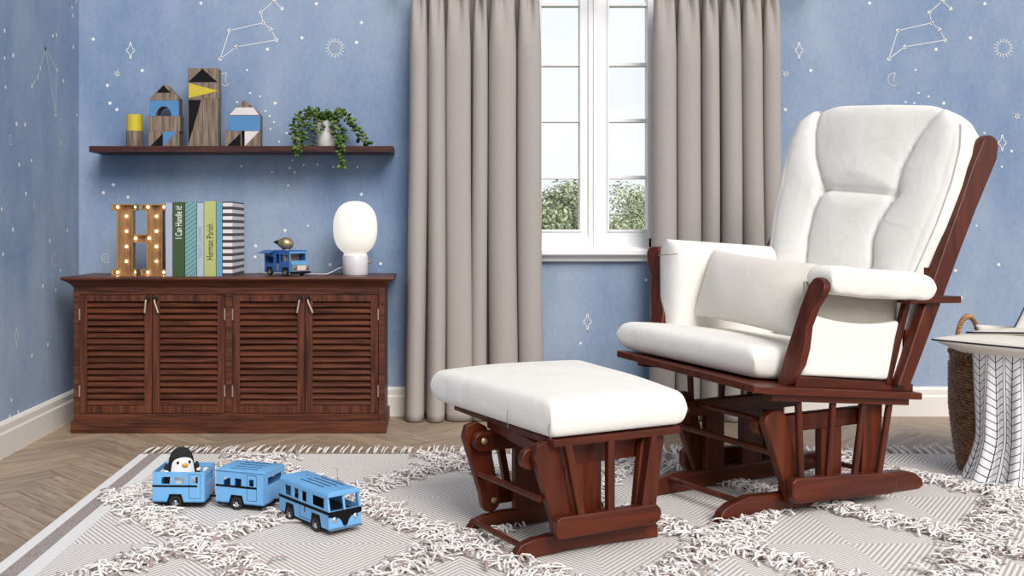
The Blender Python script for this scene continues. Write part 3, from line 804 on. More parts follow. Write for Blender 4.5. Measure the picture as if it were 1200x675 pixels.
# bus
def bus():
    d = Vector((.624, -.78)); rz = math.atan2(d.y, d.x)
    pcor = Vector((-.2484, 2.577)); n = Vector((.78, .624))
    L, W = .245, .100; zb, zt = .018, .102; zr = .112
    c = pcor-d*L/2+n*W/2
    root = empty('toy_bus', 'light blue toy bus with black stripe and round headlights, front of the toy train', 'toy bus', (c.x, c.y, RZ+.001), rz, 'light blue toy train of three vehicles on the rug')
    w = W/2; h = zt-zb
    g = G()
    side = [(.028, .060, h*.58, h*.90), (.075, .098, h*.58, h*.90), (.113, .138, h*.58, h*.90), (.165, .222, h*.58, h*.90)]
    # camera side is local -y
    for s in (0, 1):
        y = -w if s == 0 else w-.003
        panel(g, Matrix.Translation((-L/2, y, zb)), L-.008, h, side, .003)
    g.box(-L/2, -L/2+.003, -w+.003, w-.003, zb, zt)
    # front: lower face, slanted pillars
    xf = L/2
    g.box(xf-.012, xf, -w, w, zb, zb+h*.52)
    for y0, y1 in ((-w, -w+.006), (-.003, .003), (w-.006, w)):
        g.add([(xf-.001, y0, zb+h*.52), (xf-.001, y1, zb+h*.52), (xf-.010, y1, zt), (xf-.010, y0, zt), (xf-.005, y0, zb+h*.52), (xf-.005, y1, zb+h*.52), (xf-.014, y1, zt), (xf-.014, y0, zt)],
              [(0, 1, 2, 3), (7, 6, 5, 4), (0, 3, 7, 4), (1, 5, 6, 2)])
    g.box(-L/2, L/2-.004, -w+.002, w-.002, zb, zb+.003)
    link('body', g, M_lightblue, root)
    g = G()
    pr = [(-w-.001, zt-.004), (-w+.002, zt+.004), (-w+.012, zt+.010), (w-.012, zt+.010), (w-.002, zt+.004), (w+.001, zt-.004)]
    g.prism(pr, -L/2-.001, L/2-.004, 'yz'); link('roof', g, M_lightblue, root, bevel=.002)
    g = G()
    for i in range(4):
        y = -w*.55+i*w*.36; g.box(-L*.20+i*.006, L*.26+i*.004, y-.0014, y+.0014, zt+.010, zt+.0108)
    link('roof_slots', g, M_black, root)
    for s in (-1, 1):
        y0, y1 = (-w-.001, -w) if s < 0 else (w, w+.001)
        g = G(); g.box(-L/2-.001, xf, y0, y1, zb+h*.44, zb+h*.53); link('side_stripe', g, M_black, root); g = G()
        g.box(.006, .009, y0, y1, zb+h*.26, zb+h*.46)
        for a, b_, c, d_ in [(-.018, -.0175, .08, .44), (.040, .0405, .08, .44), (-.018, .04, .07, .08)]: g.box(a, b_, y0+.0003, y1-.0003, zb+h*c, zb+h*d_)
        link('door_outline', g, M_black, root)
    # front V emblem
    zz = zb+h*.53
    g = G()
    V = [(-w-.001, zz), (w+.001, zz), (w+.001, zz-.013), (.020, zz-.018), (.011, zz-.027), (.007, zz-.038), (0, zz-.042), (-.007, zz-.038), (-.011, zz-.027), (-.020, zz-.018), (-w-.001, zz-.013)]
    g.prism(V, xf, xf+.0012, 'yz')
    link('front_emblem', g, M_black, root)
    for s in (-1, 1):
        g = G(); T = Matrix.Translation((xf, s*.032, zb+h*.28)) @ Matrix.Rotation(PI/2, 4, 'Y')
        g.lathe([(.0075, -.001), (.0078, .001), (.0065, .002), (.005, .0035), (0, .0045)], 20, T=T, caps=False)
        link('headlight', g, M_chrome, root, smooth=True)
    g = G(); g.box(xf-.01, xf+.004, -w+.002, w+.001, zb-.004, zb+.001); link('bumper', g, flat('bumper_blue_grey', (.10, .16, .22), .5, noise=.05), root, bevel=.0006)
    g = G()
    for x in (-.068, .062):
        for s in (-1, 1):
            y0, y1 = (-w-.0006, -w+.012) if s < 0 else (w-.012, w+.0006)
            g = G(); arch_trap(g, x, zb-.002, .052, .031, y0, y1, 0); link('wheel_arch_shade', g, M_black, root)
    g = G(); g.box(-L/2+.004, L/2-.01, -w+.003, w-.003, zb-.005, zb); link('chassis', g, M_black, root)
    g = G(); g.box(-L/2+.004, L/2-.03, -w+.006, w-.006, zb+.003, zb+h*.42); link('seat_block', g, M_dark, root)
    for x in (-.070, .060):
        for s in (-1, 1): wheel(root, x, s*(w-.004), .0185, .011)
    for (x, y, hh) in ((-.012, -.020, .016), (.018, .045, .030)):
        g = G(); g.tube([(x, y, zt+.010), (x, y, zt+.010+hh), (x-.018, y-.004, zt+.010+hh*.9)], .0007, 5)
        link('roof_wire', g, M_thread, root)
    return root
bus()

# penguin in the wagon
pg = empty('penguin_plush', 'black and white penguin plush with orange beak riding in the toy wagon', 'plush toy', (-.702, 2.905, RZ+.0225), math.radians(24)); pg.scale = (1.22, 1.12, 1.24)
g = G()
def peng(z):   # radius profile
    return z
prof = [(.0, .0), (.028, .002), (.034, .015), (.035, .035), (.033, .055), (.030, .072), (.028, .086), (.024, .098), (.016, .107), (.006, .111), (0, .112)]
g.lathe(prof, 28, caps=False); link('body', g, M_plushb, pg, smooth=True)
g = G()   # white face and belly: front shell
def shell(u, v):
    z = .004+.088*v
    # interpolate radius
    r = 0
    for (r0, z0), (r1, z1) in zip(prof, prof[1:]):
        if z0 <= z <= z1: r = r0+(r1-r0)*(z-z0)/(z1-z0)
    wd = 1.02*(1-.10*v)*(1 if v < .8 else math.sqrt(max(0, 1-((v-.8)/.2)**2))*.8+.2)
    a = -PI/2+(u-.5)*2*wd
    return ((r+.0013)*math.cos(a), (r+.0013)*math.sin(a), z)
g.grid(shell, 16, 26); link('white_front', g, M_plush, pg, smooth=True)
g = G(); g.ball((.003, -.0325, .075), (.0075, .006, .0045)); link('beak', g, M_beak, pg, smooth=True)
for sx in (-1, 1):
    g = G(); g.ball((sx*.0135+.001, -.0285, .081), (.003, .0022, .0036)); link('eye', g, M_black, pg, smooth=True)
for sx in (-1, 1):
    g = G(); g.ball((sx*.035, -.008, .050), (.0075, .014, .028))
    w0 = link('flipper', g, M_plushb, pg, smooth=True)
    g = G(); g.ball((sx*.0365, -.009, .060), (.0072, .0145, .006)); link('flipper_stripe', g, M_plush, w0, smooth=True)

# toy food van on the cabinet
def van():
    rz = math.radians(-37)
    root = empty('toy_food_van', 'dark blue toy food truck with open hatch standing on the cabinet beside the books', 'toy truck', (xpx(335, 4.06), 4.075, ZTOP), rz)
    L, W = .150, .096; w = W/2; zb, zt = .014, .098; h = zt-zb
    g = G()
    holes = [(.008, .050, h*.42, h*.74), (.066, .082, .006, h*.86), (.090, .104, h*.52, h*.84), (.110, .134, h*.52, h*.84)]
    for s in (0, 1):
        panel(g, Matrix.Translation((-L/2, -w if s == 0 else w-.0025, zb)), L-.012, h, holes if s == 0 else holes[:1], .0025)
    g.box(-L/2, -L/2+.0025, -w+.0025, w-.0025, zb, zt); g.box(-L/2, L/2-.01, -w, w, zb, zb+.0025)
    g.box(-L/2-.002, L/2-.010, -w-.001, w+.001, zt-.002, zt+.003)
    link('body', g, M_vanblue, root)
    g = G(); xf = L/2
    pr = [(xf-.016, zb), (xf+.006, zb), (xf+.006, zb+h*.36), (xf-.006, zb+h*.54), (xf-.016, zb+h*.54)]
    g.prism(pr, -w, w, 'xz')
    for y0, y1 in ((-w, -w+.005), (w-.005, w)): g.prism([(xf-.012, zb+h*.5), (xf-.006, zb+h*.5), (xf-.012, zt), (xf-.018, zt)], y0, y1, 'xz')
    g.prism([(xf-.020, zt-.010), (xf-.009, zt-.010), (xf-.011, zt+.003), (xf-.020, zt+.003)], -w, w, 'xz')
    link('cab_front', g, M_vanlight, root)
    g = G(); g.box(-L/2+.006, L/2-.03, -w+.005, w-.005, zb+.0025, zb+h*.40); g.box(.02, .03, -w+.006, w-.006, zb, zt-.006); link('interior', g, M_tan, root)
    g = G(); g.box(xf+.006, xf+.0075, -w+.004, w-.004, zb+h*.06, zb+h*.34); gr = link('grille', g, M_pull, root)
    g = G(); g.box(xf+.0075, xf+.009, -w+.026, w-.022, zb+h*.10, zb+h*.32); link('grille_plate', g, M_whblk, gr)
    for s in (-1, 1):
        g = G(); T = Matrix.Translation((xf+.0075, s*.034, zb+h*.21)) @ Matrix.Rotation(PI/2, 4, 'Y'); g.lathe([(.008, 0), (.008, .002), (.005, .003), (0, .0035)], 16, T=T, caps=False)
        link('headlight', g, M_brass, root, smooth='angle')
    g = G(); g.box(xf-.004, xf+.012, -w-.002, w+.002, zb-.006, zb+.003); link('bumper', g, M_black, root)
    g = G(); a = -L/2; T = None
    g.add([(a-.004, -w-.001, zt), (a+.056, -w-.001, zt), (a+.056, -w-.030, zt-.010), (a-.004, -w-.030, zt-.010), (a-.004, -w-.001, zt+.003), (a+.056, -w-.001, zt+.003), (a+.056, -w-.030, zt-.007), (a-.004, -w-.030, zt-.007)],
          [(0, 1, 2, 3), (4, 5, 6, 7), (0, 1, 5, 4), (1, 2, 6, 5), (2, 3, 7, 6), (3, 0, 4, 7)])
    link('awning', g, M_vanblue, root)
    g = G()
    for x in (-.046, .042):
        for s in (-1, 1):
            y0, y1 = (-w-.0006, -w+.010) if s < 0 else (w-.010, w+.0006)
            g = G(); arch_trap(g, x, zb-.002, .040, .022, y0, y1, 0); link('wheel_arch_shade', g, M_black, root)
    for x in (-.046, .042):
        for s in (-1, 1): wheel(root, x, s*(w-.003), .0155, .009, M_pull)
    g = G(); T = Matrix.Translation((-.004, 0, zt+.029)) @ Matrix.Rotation(math.radians(37), 4, 'Z') @ Matrix.Rotation(-PI/2+.15, 4, 'Y')
    g.lathe([(.0, -.032), (.013, -.029), (.022, -.018), (.026, -.002), (.024, .010), (.014, .026), (.011, .030)], 24, T=T, caps=False)
    cone = link('roof_cone', g, M_brass, root, smooth=True)
    g = G(); g.lathe([(.0112, .029), (.005, .042), (0, .052)], 20, T=T, caps=False); link('cone_tip', g, M_black, cone, smooth=True)
    g = G(); g.box(-.016, .010, -.008, .008, zt+.003, zt+.006); link('cone_mount', g, M_whblk, root)
van()

# ------------------------------------------------------------------ wall shelf and blocks
YS = 4.13; sx_ = lambda px: (px-500)*YS/F_; sz_ = lambda py: H_-(py-270)*YS/F_
ZS = sz_(171)
g = G(); g.box(sx_(104.3), sx_(461), YS, YB-.001, sz_(178), ZS)
tag(link('wall_shelf', g, M_shelf, bevel=.001), 'long thin dark wooden shelf mounted on the wall above the cabinet', 'shelf')
YK2 = 4.165; bx = lambda px: (px-500)*YK2/F_; kz = YK2/F_
GB = 'wooden building blocks on the wall shelf'
def block(px0, px1, py0, py1, label, pieces=(), outline=None, d=.062, name='wooden_block', mat=None, hole=None):
    """py in photo rows; shelf top = 171"""
    x0, x1 = bx(px0)+.0002, bx(px1)-.0002; z0, z1 = ZS+(171-py1)*kz, ZS+(171-py0)*kz-.0002
    xc = (x0+x1)/2
    e = empty(name, label, 'block', (xc, YK2, z0), 0, GB)
    g = G()
    ol = outline or [(0, 0), (1, 0), (1, 1), (0, 1)]
    W_, Hh = x1-x0, z1-z0
    f = lambda p: ((p[0]-.5)*W_, p[1]*Hh)
    g.prism([f(p) for p in ol], 0, d, 'xz')
    link('block', g, mat or M_grey, e, bevel=.0008)
    for pts, m, nm in pieces:
        g = G(); g.prism([f(p) for p in pts], -.0008, .0006, 'xz'); link(nm, g, m, e)
    return e
# cylinders
for (py0, py1, m, lb) in ((152.2, 171, M_grey, 'bare wooden cylinder block under the yellow one'), (132.7, 152.2, M_yellow, 'yellow cylinder block on top of the bare wooden cylinder')):
    g = G(); r = 9.4*kz; h = (py1-py0)*kz-.0002
    g.lathe([(0, 0), (r-.001, 0), (r, .001), (r, h-.001), (r-.001, h), (0, h)], 32, caps=False)
    o = link('cylinder_block', g, m, smooth='angle'); o.location = (bx(154.7), YK2+r+.004, ZS+(171-py1)*kz); tag(o, lb, 'block', GB)
block(174, 191, 153, 171, 'small block with black triangle, bottom left of the arch house', [([(.12, .02), (.98, .02), (.98, .85)], M_black, 'black_triangle')])
block(191.2, 210, 153, 171, 'small block with blue triangle, bottom right of the arch house', [([(.0, .98), (.0, .02), (.85, .98)], M_blueblk, 'blue_triangle')])
block(173.3, 211, 135, 153, 'plain wide block under the blue arch block')
arch = [(0, 0), (.23, 0)]+[(.49-.26*math.cos(PI*i/12), .62*math.sin(PI*i/12)*1.0) for i in range(13)]+[(1, 0), (1, 1), (0, 1)]
block(175, 209.6, 116.8, 135, 'blue-fronted block with an arched opening', [(arch, M_blueblk, 'blue_front')], arch, name='arch_block')
block(175.8, 209.8, 98.3, 116.8, 'pointed roof block with black tip on the arch house', [([(.22, .49), (.72, .49), (.46, .95)], M_black, 'black_triangle')], [(0, 0), (1, 0), (1, .16), (.58, .97), (.46, 1), (.0, .16)], name='roof_block')
block(220, 237.2, 114.6, 171, 'tall block with long black triangle at the foot of the tower', [([(.05, .97), (.92, .97), (.05, .05)], M_black, 'black_triangle')])
block(237.4, 255.6, 114.6, 171, 'tall plain wooden block at right foot of the tower')
block(220.2, 256, 96, 114.6, 'square block with yellow triangle in the tower', [([(.03, .03), (1, .48), (.03, .97)], M_yellow, 'yellow_triangle')])
block(220, 255.8, 78.9, 96, 'square block with black triangle topping the tower', [([(.02, .04), (.97, .04), (.48, .96)], M_black, 'black_triangle')])
block(263.6, 283, 152.5, 171, 'small block with black triangle under the plain blue block', [([(.12, .02), (.95, .02), (.95, .85)], M_black, 'black_triangle')])
block(286.7, 304.8, 152.5, 171, 'small block with white triangle under the plain blue block', [([(.0, .98), (.0, .02), (.95, .98)], M_whblk, 'white_triangle')])
block(269, 305, 134.6, 152.5, 'plain blue-fronted block in the right-hand little house', [([(.0, .0), (1, 0), (1, 1), (0, 1)], M_blueblk, 'blue_front')])
block(268, 304.5, 116.4, 134.6, 'roof block with white band on the right-hand little house', [([(.02, .04), (.97, .04), (.80, .52), (.24, .52)], M_whblk, 'white_band')], [(0, 0), (1, 0), (1, .1), (.82, .52), (.50, 1), (.22, .52), (0, .06)], name='roof_block')

# trailing plant
px_, py_ = bx(380.5), 4.225
pl = empty('trailing_succulent', 'trailing green succulent in a white pot near right end of the wall shelf', 'potted plant', (px_, py_, ZS))
g = G(); g.lathe([(0, 0), (.036, 0), (.039, .004), (.045, .055), (.046, .105), (.047, .108), (.043, .109), (.041, .10), (0, .10)], 32, caps=False); link('pot', g, M_pot, pl, smooth='angle')
g = G(); g.lathe([(0, .098), (.040, .098), (.0, .104)], 20, caps=False); link('soil', g, M_soil, pl, smooth=True)
rnd = random.Random(5)
gl = [G(), G()]; gs = G()
def leafb(c, d, s, which):
    d = Vector(d).normalized(); q = Vector((0, 0, 1)).rotation_difference(d).to_matrix().to_4x4()
    gl[which].ball((0, 0, s), (s*.62, s*.50, s*1.05), 8, 6, T=Matrix.Translation(c) @ q)
def strand(pts, step=.0150, sz=.0122):
    P_ = [Vector(p) for p in pts]
    # resample a Catmull-Rom path
    out = []
    for i in range(len(P_)-1):
        p0, p1, p2, p3 = P_[max(i-1, 0)], P_[i], P_[i+1], P_[min(i+2, len(P_)-1)]
        n = max(2, int((p2-p1).length/step))
        for k in range(n):
            t = k/n
            out.append(.5*((2*p1)+(p2-p0)*t+(2*p0-5*p1+4*p2-p3)*t*t+(3*p1-p0-3*p2+p3)*t**3))
    out.append(P_[-1]); gs.tube(out, .0011, 5)
    for i, c in enumerate(out):
        d = (out[min(i+1, len(out)-1)]-out[max(i-1, 0)]).normalized()
        for k in range(2 if i % 2 else 3):
            a = rnd.uniform(0, 2*PI); s_ = Vector((math.cos(a), math.sin(a), rnd.uniform(-.3, .5)))
            s_ = (s_-d*s_.dot(d)); 
            if s_.length < .05: continue
            leafb(c, s_.normalized()*1.0+d*.5, sz*rnd.uniform(.75, 1.15), 0 if rnd.random() < .7 else 1)
def pp(px, py, y): return ((px-380.5)*kz, y, (171-py)*kz)
strand([pp(375, 139, -.02), pp(362, 127, -.04), pp(350, 134, -.06), pp(344, 150, -.075), pp(349, 166, -.10), pp(350, 181, -.105)])
strand([pp(373, 139, -.01), pp(360, 134, -.03), pp(352, 145, -.05), pp(356, 160, -.07), pp(352, 176, -.105)])
strand([pp(376, 138, -.02), pp(368, 128, -.05), pp(364, 137, -.06), pp(362, 149, -.065)])
strand([pp(377, 139, -.03), pp(373, 131, -.055), pp(370, 142, -.062), pp(368, 158, -.065), pp(367, 168, -.07)], .012, .0085)
strand([pp(384, 139, -.03), pp(387, 131, -.05), pp(391, 145, -.06), pp(395, 160, -.07), pp(400, 172, -.105), pp(401, 183, -.108), pp(401, 194, -.108)], .0115)
strand([pp(386, 139, -.02), pp(393, 130, -.03), pp(398, 145, -.05), pp(402, 158, -.06), pp(400, 171, -.105), pp(398, 182, -.108)])
strand([pp(386, 138, -.01), pp(396, 130, -.02), pp(405, 136, -.03), pp(413, 150, -.035), pp(419, 161, -.04)])
strand([pp(384, 138, .0), pp(399, 127, -.0), pp(410, 137, -.01), pp(420, 152, -.02), pp(430, 166, -.02)])
strand([pp(379, 139, -.02), pp(382, 132, -.05), pp(378, 141, -.055), pp(376, 153, -.058)], .012, .0085)
strand([pp(378, 138, .01), pp(372, 127, .0), pp(362, 128, .01), pp(352, 138, .01)])
for _ in range(42):
    a = rnd.uniform(0, 2*PI); r = rnd.uniform(0, .043)
    leafb((r*math.cos(a), r*math.sin(a), .104+rnd.uniform(0, .028)), (math.cos(a)*.7, math.sin(a)*.7, .7), .0112*rnd.uniform(.8, 1.2), rnd.random() < .35)
fo = link('foliage', gs, M_stem, pl, smooth=True)
link('leaves', gl[0], M_leaf, fo, smooth=True); link('pale_leaves', gl[1], M_leaf2, fo, smooth=True)

# ------------------------------------------------------------------ rug
RX0, RX1, RY0, RY1 = -1.0, 1.98, .75, 3.545
g = G(); g.grid(lambda u, v: (RX0+(RX1-RX0)*u, RY0+(RY1-RY0)*v, RZ), 2, 2); g.box(RX0, RX1, RY0, RY1, .0004, RZ-.0002)
rug = link('rug', g, M_rug)
tag(rug, 'off-white woven rug with grey-brown chevron lines, shaggy diamond lattice and fringe', 'rug')
def ribbons(name, items, parent, kind=None):
    vs = []; fs = []; cols = []
    for path, w, t, col in items:
        o = len(vs); n = len(path)
        for i, p in enumerate(path):
            p = Vector(p); d = (Vector(path[min(i+1, n-1)])-Vector(path[max(i-1, 0)])).normalized()
            a = d.cross(Vector((0, 0, 1)));
            a = a.normalized() if a.length > .05 else Vector((1, 0, 0))
            b_ = a.cross(d).normalized()
            for s1, s2 in ((-1, 0), (0, 1), (1, 0), (0, -1)):
                vs.append(tuple(p+a*w*s1+b_*t*s2))
        for i in range(n-1):
            for k in range(4):
                k2 = (k+1) % 4; fs.append((o+i*4+k, o+i*4+k2, o+(i+1)*4+k2, o+(i+1)*4+k)); cols.append(col)
        fs.append((o, o+1, o+2, o+3)); cols.append(col); fs.append(tuple(o+(n-1)*4+k for k in range(4))); cols.append(col)
    me = bpy.data.meshes.new(name); me.from_pydata(vs, [], fs); me.materials.append(M_shag)
    ca = me.color_attributes.new('tone', 'FLOAT_COLOR', 'CORNER'); buf = []
    for p, c in zip(me.polygons, cols): buf += list((*c, 1))*len(p.loop_indices)
    ca.data.foreach_set('color', buf)
    me.polygons.foreach_set('use_smooth', [True]*len(me.polygons))
    o = bpy.data.objects.new(name, me); COL.objects.link(o); o.parent = parent
    if kind: o['kind'] = kind
    return o
rnd = random.Random(11)
TONES = [(.84, .80, .77), (.80, .76, .73), (.82, .79, .76), (.66, .60, .57), (.40, .32, .30)]
items = []
def tuft(x, y, ang, ln):
    wv = rnd.uniform(-.6, .6); hgt = rnd.uniform(.006, .019)
    p0 = (x, y, RZ); p1 = (x+math.cos(ang)*ln*.35, y+math.sin(ang)*ln*.35, RZ+hgt)
    p2 = (x+math.cos(ang+wv*.4)*ln*.75, y+math.sin(ang+wv*.4)*ln*.75, RZ+hgt*.9); p3 = (x+math.cos(ang+wv*.7)*ln, y+math.sin(ang+wv*.7)*ln, RZ+max(.003, hgt*.35+rnd.uniform(-.004, .008)))
    items.append(([p0, p1, p2, p3], .0040, .0020, TONES[min(4, int(rnd.random()**1.4*5))]))
x0g, y0g, ax_, ay_ = -.57, 2.53, .325, .44
for j in range(-5, 3):
    for i in range(-3, 10):
        # node (i, j): x = x0 + i*.325 , rows y0 + j*.44, parity must match
        if (i+j) % 2: continue
        nx, ny = x0g+i*ax_, y0g+j*ay_
        for dx in (-1, 1):
            mx, my = nx+dx*ax_, ny+ay_
            L0 = math.hypot(ax_, ay_); dens = int(600*L0)
            tx, ty = dx*ax_/L0, ay_/L0
            for _ in range(dens):
                t = rnd.random(); off = rnd.gauss(0, .020)
                x, y = nx+(mx-nx)*t-ty*off, ny+(my-ny)*t+tx*off
                if not (-.92 < x < RX1-.03 and 1.9 < y < RY1-.03): continue
                side = 1 if rnd.random() < .5 else -1
                base = math.atan2(tx*side, -ty*side)+rnd.gauss(0, .75)
                tuft(x, y, base, rnd.uniform(.028, .055))
sh = ribbons('shag_lattice', items, rug, 'stuff'); sh['label'] = 'shaggy raised wool tufts in a diamond lattice'
# fringe tassels
n = 100
for i in range(n):
    x = RX0+.012+(RX1-RX0-.024)*i/(n-1)
    its = []
    for k in range(3):
        dx = rnd.uniform(.003, .016); l = rnd.uniform(.075, .110)
        bx0 = x+rnd.uniform(-.008, .008)
        its.append(([(bx0, RY1-.006, RZ*.9), (bx0+dx*.3, RY1+l*.3, .010), (bx0+dx*.8, RY1+l*.75, .008+rnd.uniform(0, .006)), (bx0+dx*1.3, RY1+l, .005+rnd.uniform(0, .012))], .0030, .002, TONES[rnd.randint(0, 2)]))
    ribbons('tassel', its, rug)

# ------------------------------------------------------------------ gliders
def cushion_grid(name, parent, mat, fmap, nu=40, nv=40, boxp=26):
    """closed soft box. fmap(a,b,h): a,b in -1..1, h -1..1 -> local point. Uses rounded cross-section."""
    vs = []; fs = []
    def sp(t):  # denser at the edges
        t = 2*t-1; return math.sin(math.sin(t*PI/2)*PI/2)
    for side in (1, -1):
        for j in range(nv+1):
            for i in range(nu+1):
                a, b_ = sp(i/nu), sp(j/nv)
                e = (max(0, 1-abs(a)**boxp)*max(0, 1-abs(b_)**boxp))**.42
                vs.append(tuple(fmap(a, b_, side*e)))
    n = (nu+1)*(nv+1)
    for s in (0, 1):
        for j in range(nv):
            for i in range(nu):
                q = [s*n+j*(nu+1)+i, s*n+j*(nu+1)+i+1, s*n+(j+1)*(nu+1)+i+1, s*n+(j+1)*(nu+1)+i]
                fs.append(q if s == 0 else q[::-1])
    g = G(); g.add(vs, fs)
    return link(name, g, mat, parent, smooth=True, weld=True)

def wob(x, y, z, k=1.0, s=0):
    return k*(math.sin(11*x+3*y+s)*math.sin(9*y-4*z+2*s)+.5*math.sin(23*x-17*z+s)*math.sin(19*y+s*3))

def board(name, root, pts, v0, v1, mat, bevel=.004, shear=None):
    """outline in (u,z), extruded along v"""
    g = G(); g.prism(pts, v0, v1, 'xz')
    if shear: g.v = [shear(*p) for p in g.v]
    return link(name, g, mat, root, bevel=bevel)
def rod(name, root, a, b_, r, mat, n=12):
    g = G(); g.tube([a, b_], r, n); return link(name, g, mat, root, smooth='angle')
def arc(cx, cz, r, a0, a1, n=6): return [(cx+r*math.cos(a0+(a1-a0)*i/n), cz+r*math.sin(a0+(a1-a0)*i/n)) for i in range(n+1)]
def bolt(root, u, v, z, s):
    g = G(); T = Matrix.Translation((u, v, z)) @ Matrix.Rotation(PI/2, 4, 'X')
    g.lathe([(.0085, 0), (.0085, .002*s), (.005, .004*s), (0, .005*s)], 14, T=T, caps=False); link('bolt', g, M_brass, root, smooth='angle')

# --- armchair ---------------------------------------------------------------
ch = empty('glider_armchair', 'white-cushioned glider armchair with cherry wood frame standing on the rug', 'armchair', (.776, 2.692, RZ), math.radians(27.56))
W = .33
def sides(fn):
    for s in (0, 1):
        fn((lambda v: v) if s == 0 else (lambda v: W-v), s)
run = [(0, 0), (.001, .012), (.018, .034), (.045, .047), (.11, .061), (.20, .056), (.62, .060), (.68, .064), (.735, .062), (.785, .050), (.815, .030), (.823, .008), (.80, 0), (.62, .006), (.25, .006), (.08, 0)]
railo = [(.205, .062), (.216, .046), (.23, .040), (.60, .022), (.622, .034), (.624, .068), (.60, .085), (.42, .098), (.222, .111), (.205, .100)]
padf = [(.134, .262)]+[(.142, .280), (.165, .292), (.195, .291), (.213, .278), (.285, .06), (.270, .030), (.232, .030)]
def far_u(s): return 0
def chair_side(v, s):
    board('runner', ch, run, v(.000), v(.030), M_gx, .005)
    board('post', ch, [(.240, .05), (.310, .05), (.310, .235), (.240, .235)], v(.003), v(.027), M_gz, .003)
    board('post', ch, [(.386, .05), (.469, .05), (.469, .235), (.386, .235)], v(.003), v(.027), M_gz, .003)
    board('swing_beam', ch, arc(.158, .245, .024, PI*.5, PI*1.5, 8)+[(.63, .218), (.63, .268)], v(.0), v(.029), M_gx, .004)
    board('swing_arm', ch, padf, v(-.030), v(-.004), M_gz, .005)
    board('swing_arm', ch, [(.530, .322), (.602, .322), (.588, .045), (.508, .045)], v(-.030), v(-.004), M_gz, .003)
    board('side_rail', ch, railo, v(-.062), v(-.032), M_gx, .006)
    for (a, b_) in ((.239, .251), (.374, .354), (.497, .459), (.606, .562)):
        zt_ = .348-.1*(a-.057)-.012 if s == 0 else .348-.1*(a-.057)+.012
        rod('spindle', ch, (b_, v(-.047), .085), (a, v(-.047), zt_), .0098, M_gz)
    if s == 1: bolt(ch, .158, v(.030), .245, 1)
sides(chair_side)
ROLL = .055
bt = lambda u, v: .373-.1*(u-.057)+ROLL*(v+.085)      # top of the seat board
rod('crossbar', ch, (.175, .0, .258), (.200, W, .258), .0085, M_gx)
rod('crossbar', ch, (.180, -.02, .175), (.165, W+.02, .190), .0095, M_gx)
rod('crossbar', ch, (.092, .015, .045), (.092, W-.015, .045), .0085, M_gx)
rod('crossbar', ch, (.700, .015, .045), (.700, W-.015, .045), .0085, M_gx)
g = G()
VB0, VB1 = -.085, .525
ol = [(.057, VB0+.020), (.085, VB0), (.70, VB0), (.70, VB1), (.085, VB1), (.057, VB1-.02)]
nv_ = len(ol)
g.add([(u, v, bt(u, v)) for u, v in ol]+[(u, v, bt(u, v)-.020) for u, v in ol], [list(range(nv_)), list(range(2*nv_-1, nv_-1, -1))]+[(i, (i+1) % nv_, (i+1) % nv_+nv_, i+nv_) for i in range(nv_)])
link('seat_board', g, M_gx, ch, bevel=.003)
for v0, v1, nm in ((-.068, -.040, 'lower_rail'), (.455, .483, 'lower_rail')):
    g = G(); P4 = [(.12, -.0205), (.665, -.0205), (.665, -.040), (.12, -.040)]
    g.add([(u, v, bt(u, v)+d) for v in (v0, v1) for u, d in P4], [(0, 1, 2, 3), (7, 6, 5, 4), (0, 4, 5, 1), (1, 5, 6, 2), (2, 6, 7, 3), (3, 7, 4, 0)]); link(nm, g, M_gx, ch, bevel=.002)
g = G(); g.add([(u, v, bt(u, v)+d) for v in (-.02, .46) for u, d in [(.185, -.0205), (.21, -.0205), (.21, -.038), (.185, -.038)]], [(0, 1, 2, 3), (7, 6, 5, 4), (0, 4, 5, 1), (1, 5, 6, 2), (2, 6, 7, 3), (3, 7, 4, 0)]); link('front_rail', g, M_gx, ch)
for v0, v1 in ((-.062, -.036), (.48, .506)):
    g = G(); P4 = [(.215, .0), (.69, .0), (.69, .022), (.215, .028)]
    g.add([(u, v, bt(u, v)+d) for v in (v0, v1) for u, d in P4], [(0, 1, 2, 3), (7, 6, 5, 4), (0, 4, 5, 1), (1, 5, 6, 2), (2, 6, 7, 3), (3, 7, 4, 0)]); link('upper_rail', g, M_gx, ch, bevel=.002)

# arm posts: S-shaped boards seen from the front; rows of (z, u_front, v_near, v_far)
def arm_post(rows, th=.026):
    g = G(); vs = []; n = len(rows)
    for z, u, va, vb in rows:
        vs += [(u, va, z), (u, vb, z), (u+th, vb, z), (u+th, va, z)]
    fs = []
    for i in range(n-1):
        for k in range(4):
            k2 = (k+1) % 4; fs.append((i*4+k, i*4+k2, (i+1)*4+k2, (i+1)*4+k))
    fs.append((3, 2, 1, 0)); fs.append(tuple((n-1)*4+k for k in range(4)))
    g.add(vs, fs)
    o = link('arm_post', g, M_gz, ch, bevel=.004); 
    return o

U_ = lambda z: .0864+.28*z
near_rows = [(.355, -.045, -.020), (.373, -.064, -.020), (.42, -.086, -.024), (.462, -.089, -.030), (.52, -.083, -.039), (.574, -.095, -.047), (.600, -.110, -.053), (.622, -.117, -.058), (.638, -.113, -.064), (.648, -.103, -.072), (.653, -.090, -.080)]
arm_post([(z, U_(z), a, b_) for z, a, b_ in near_rows])
far_rows = [(.395, .475, .520), (.45, .482, .535), (.512, .491, .551), (.583, .522, .576), (.632, .542, .590), (.660, .553, .612), (.686, .564, .628), (.705, .575, .636), (.718, .583, .634), (.727, .594, .620)]
arm_post([(z, U_(z), a, b_) for z, a, b_ in far_rows])

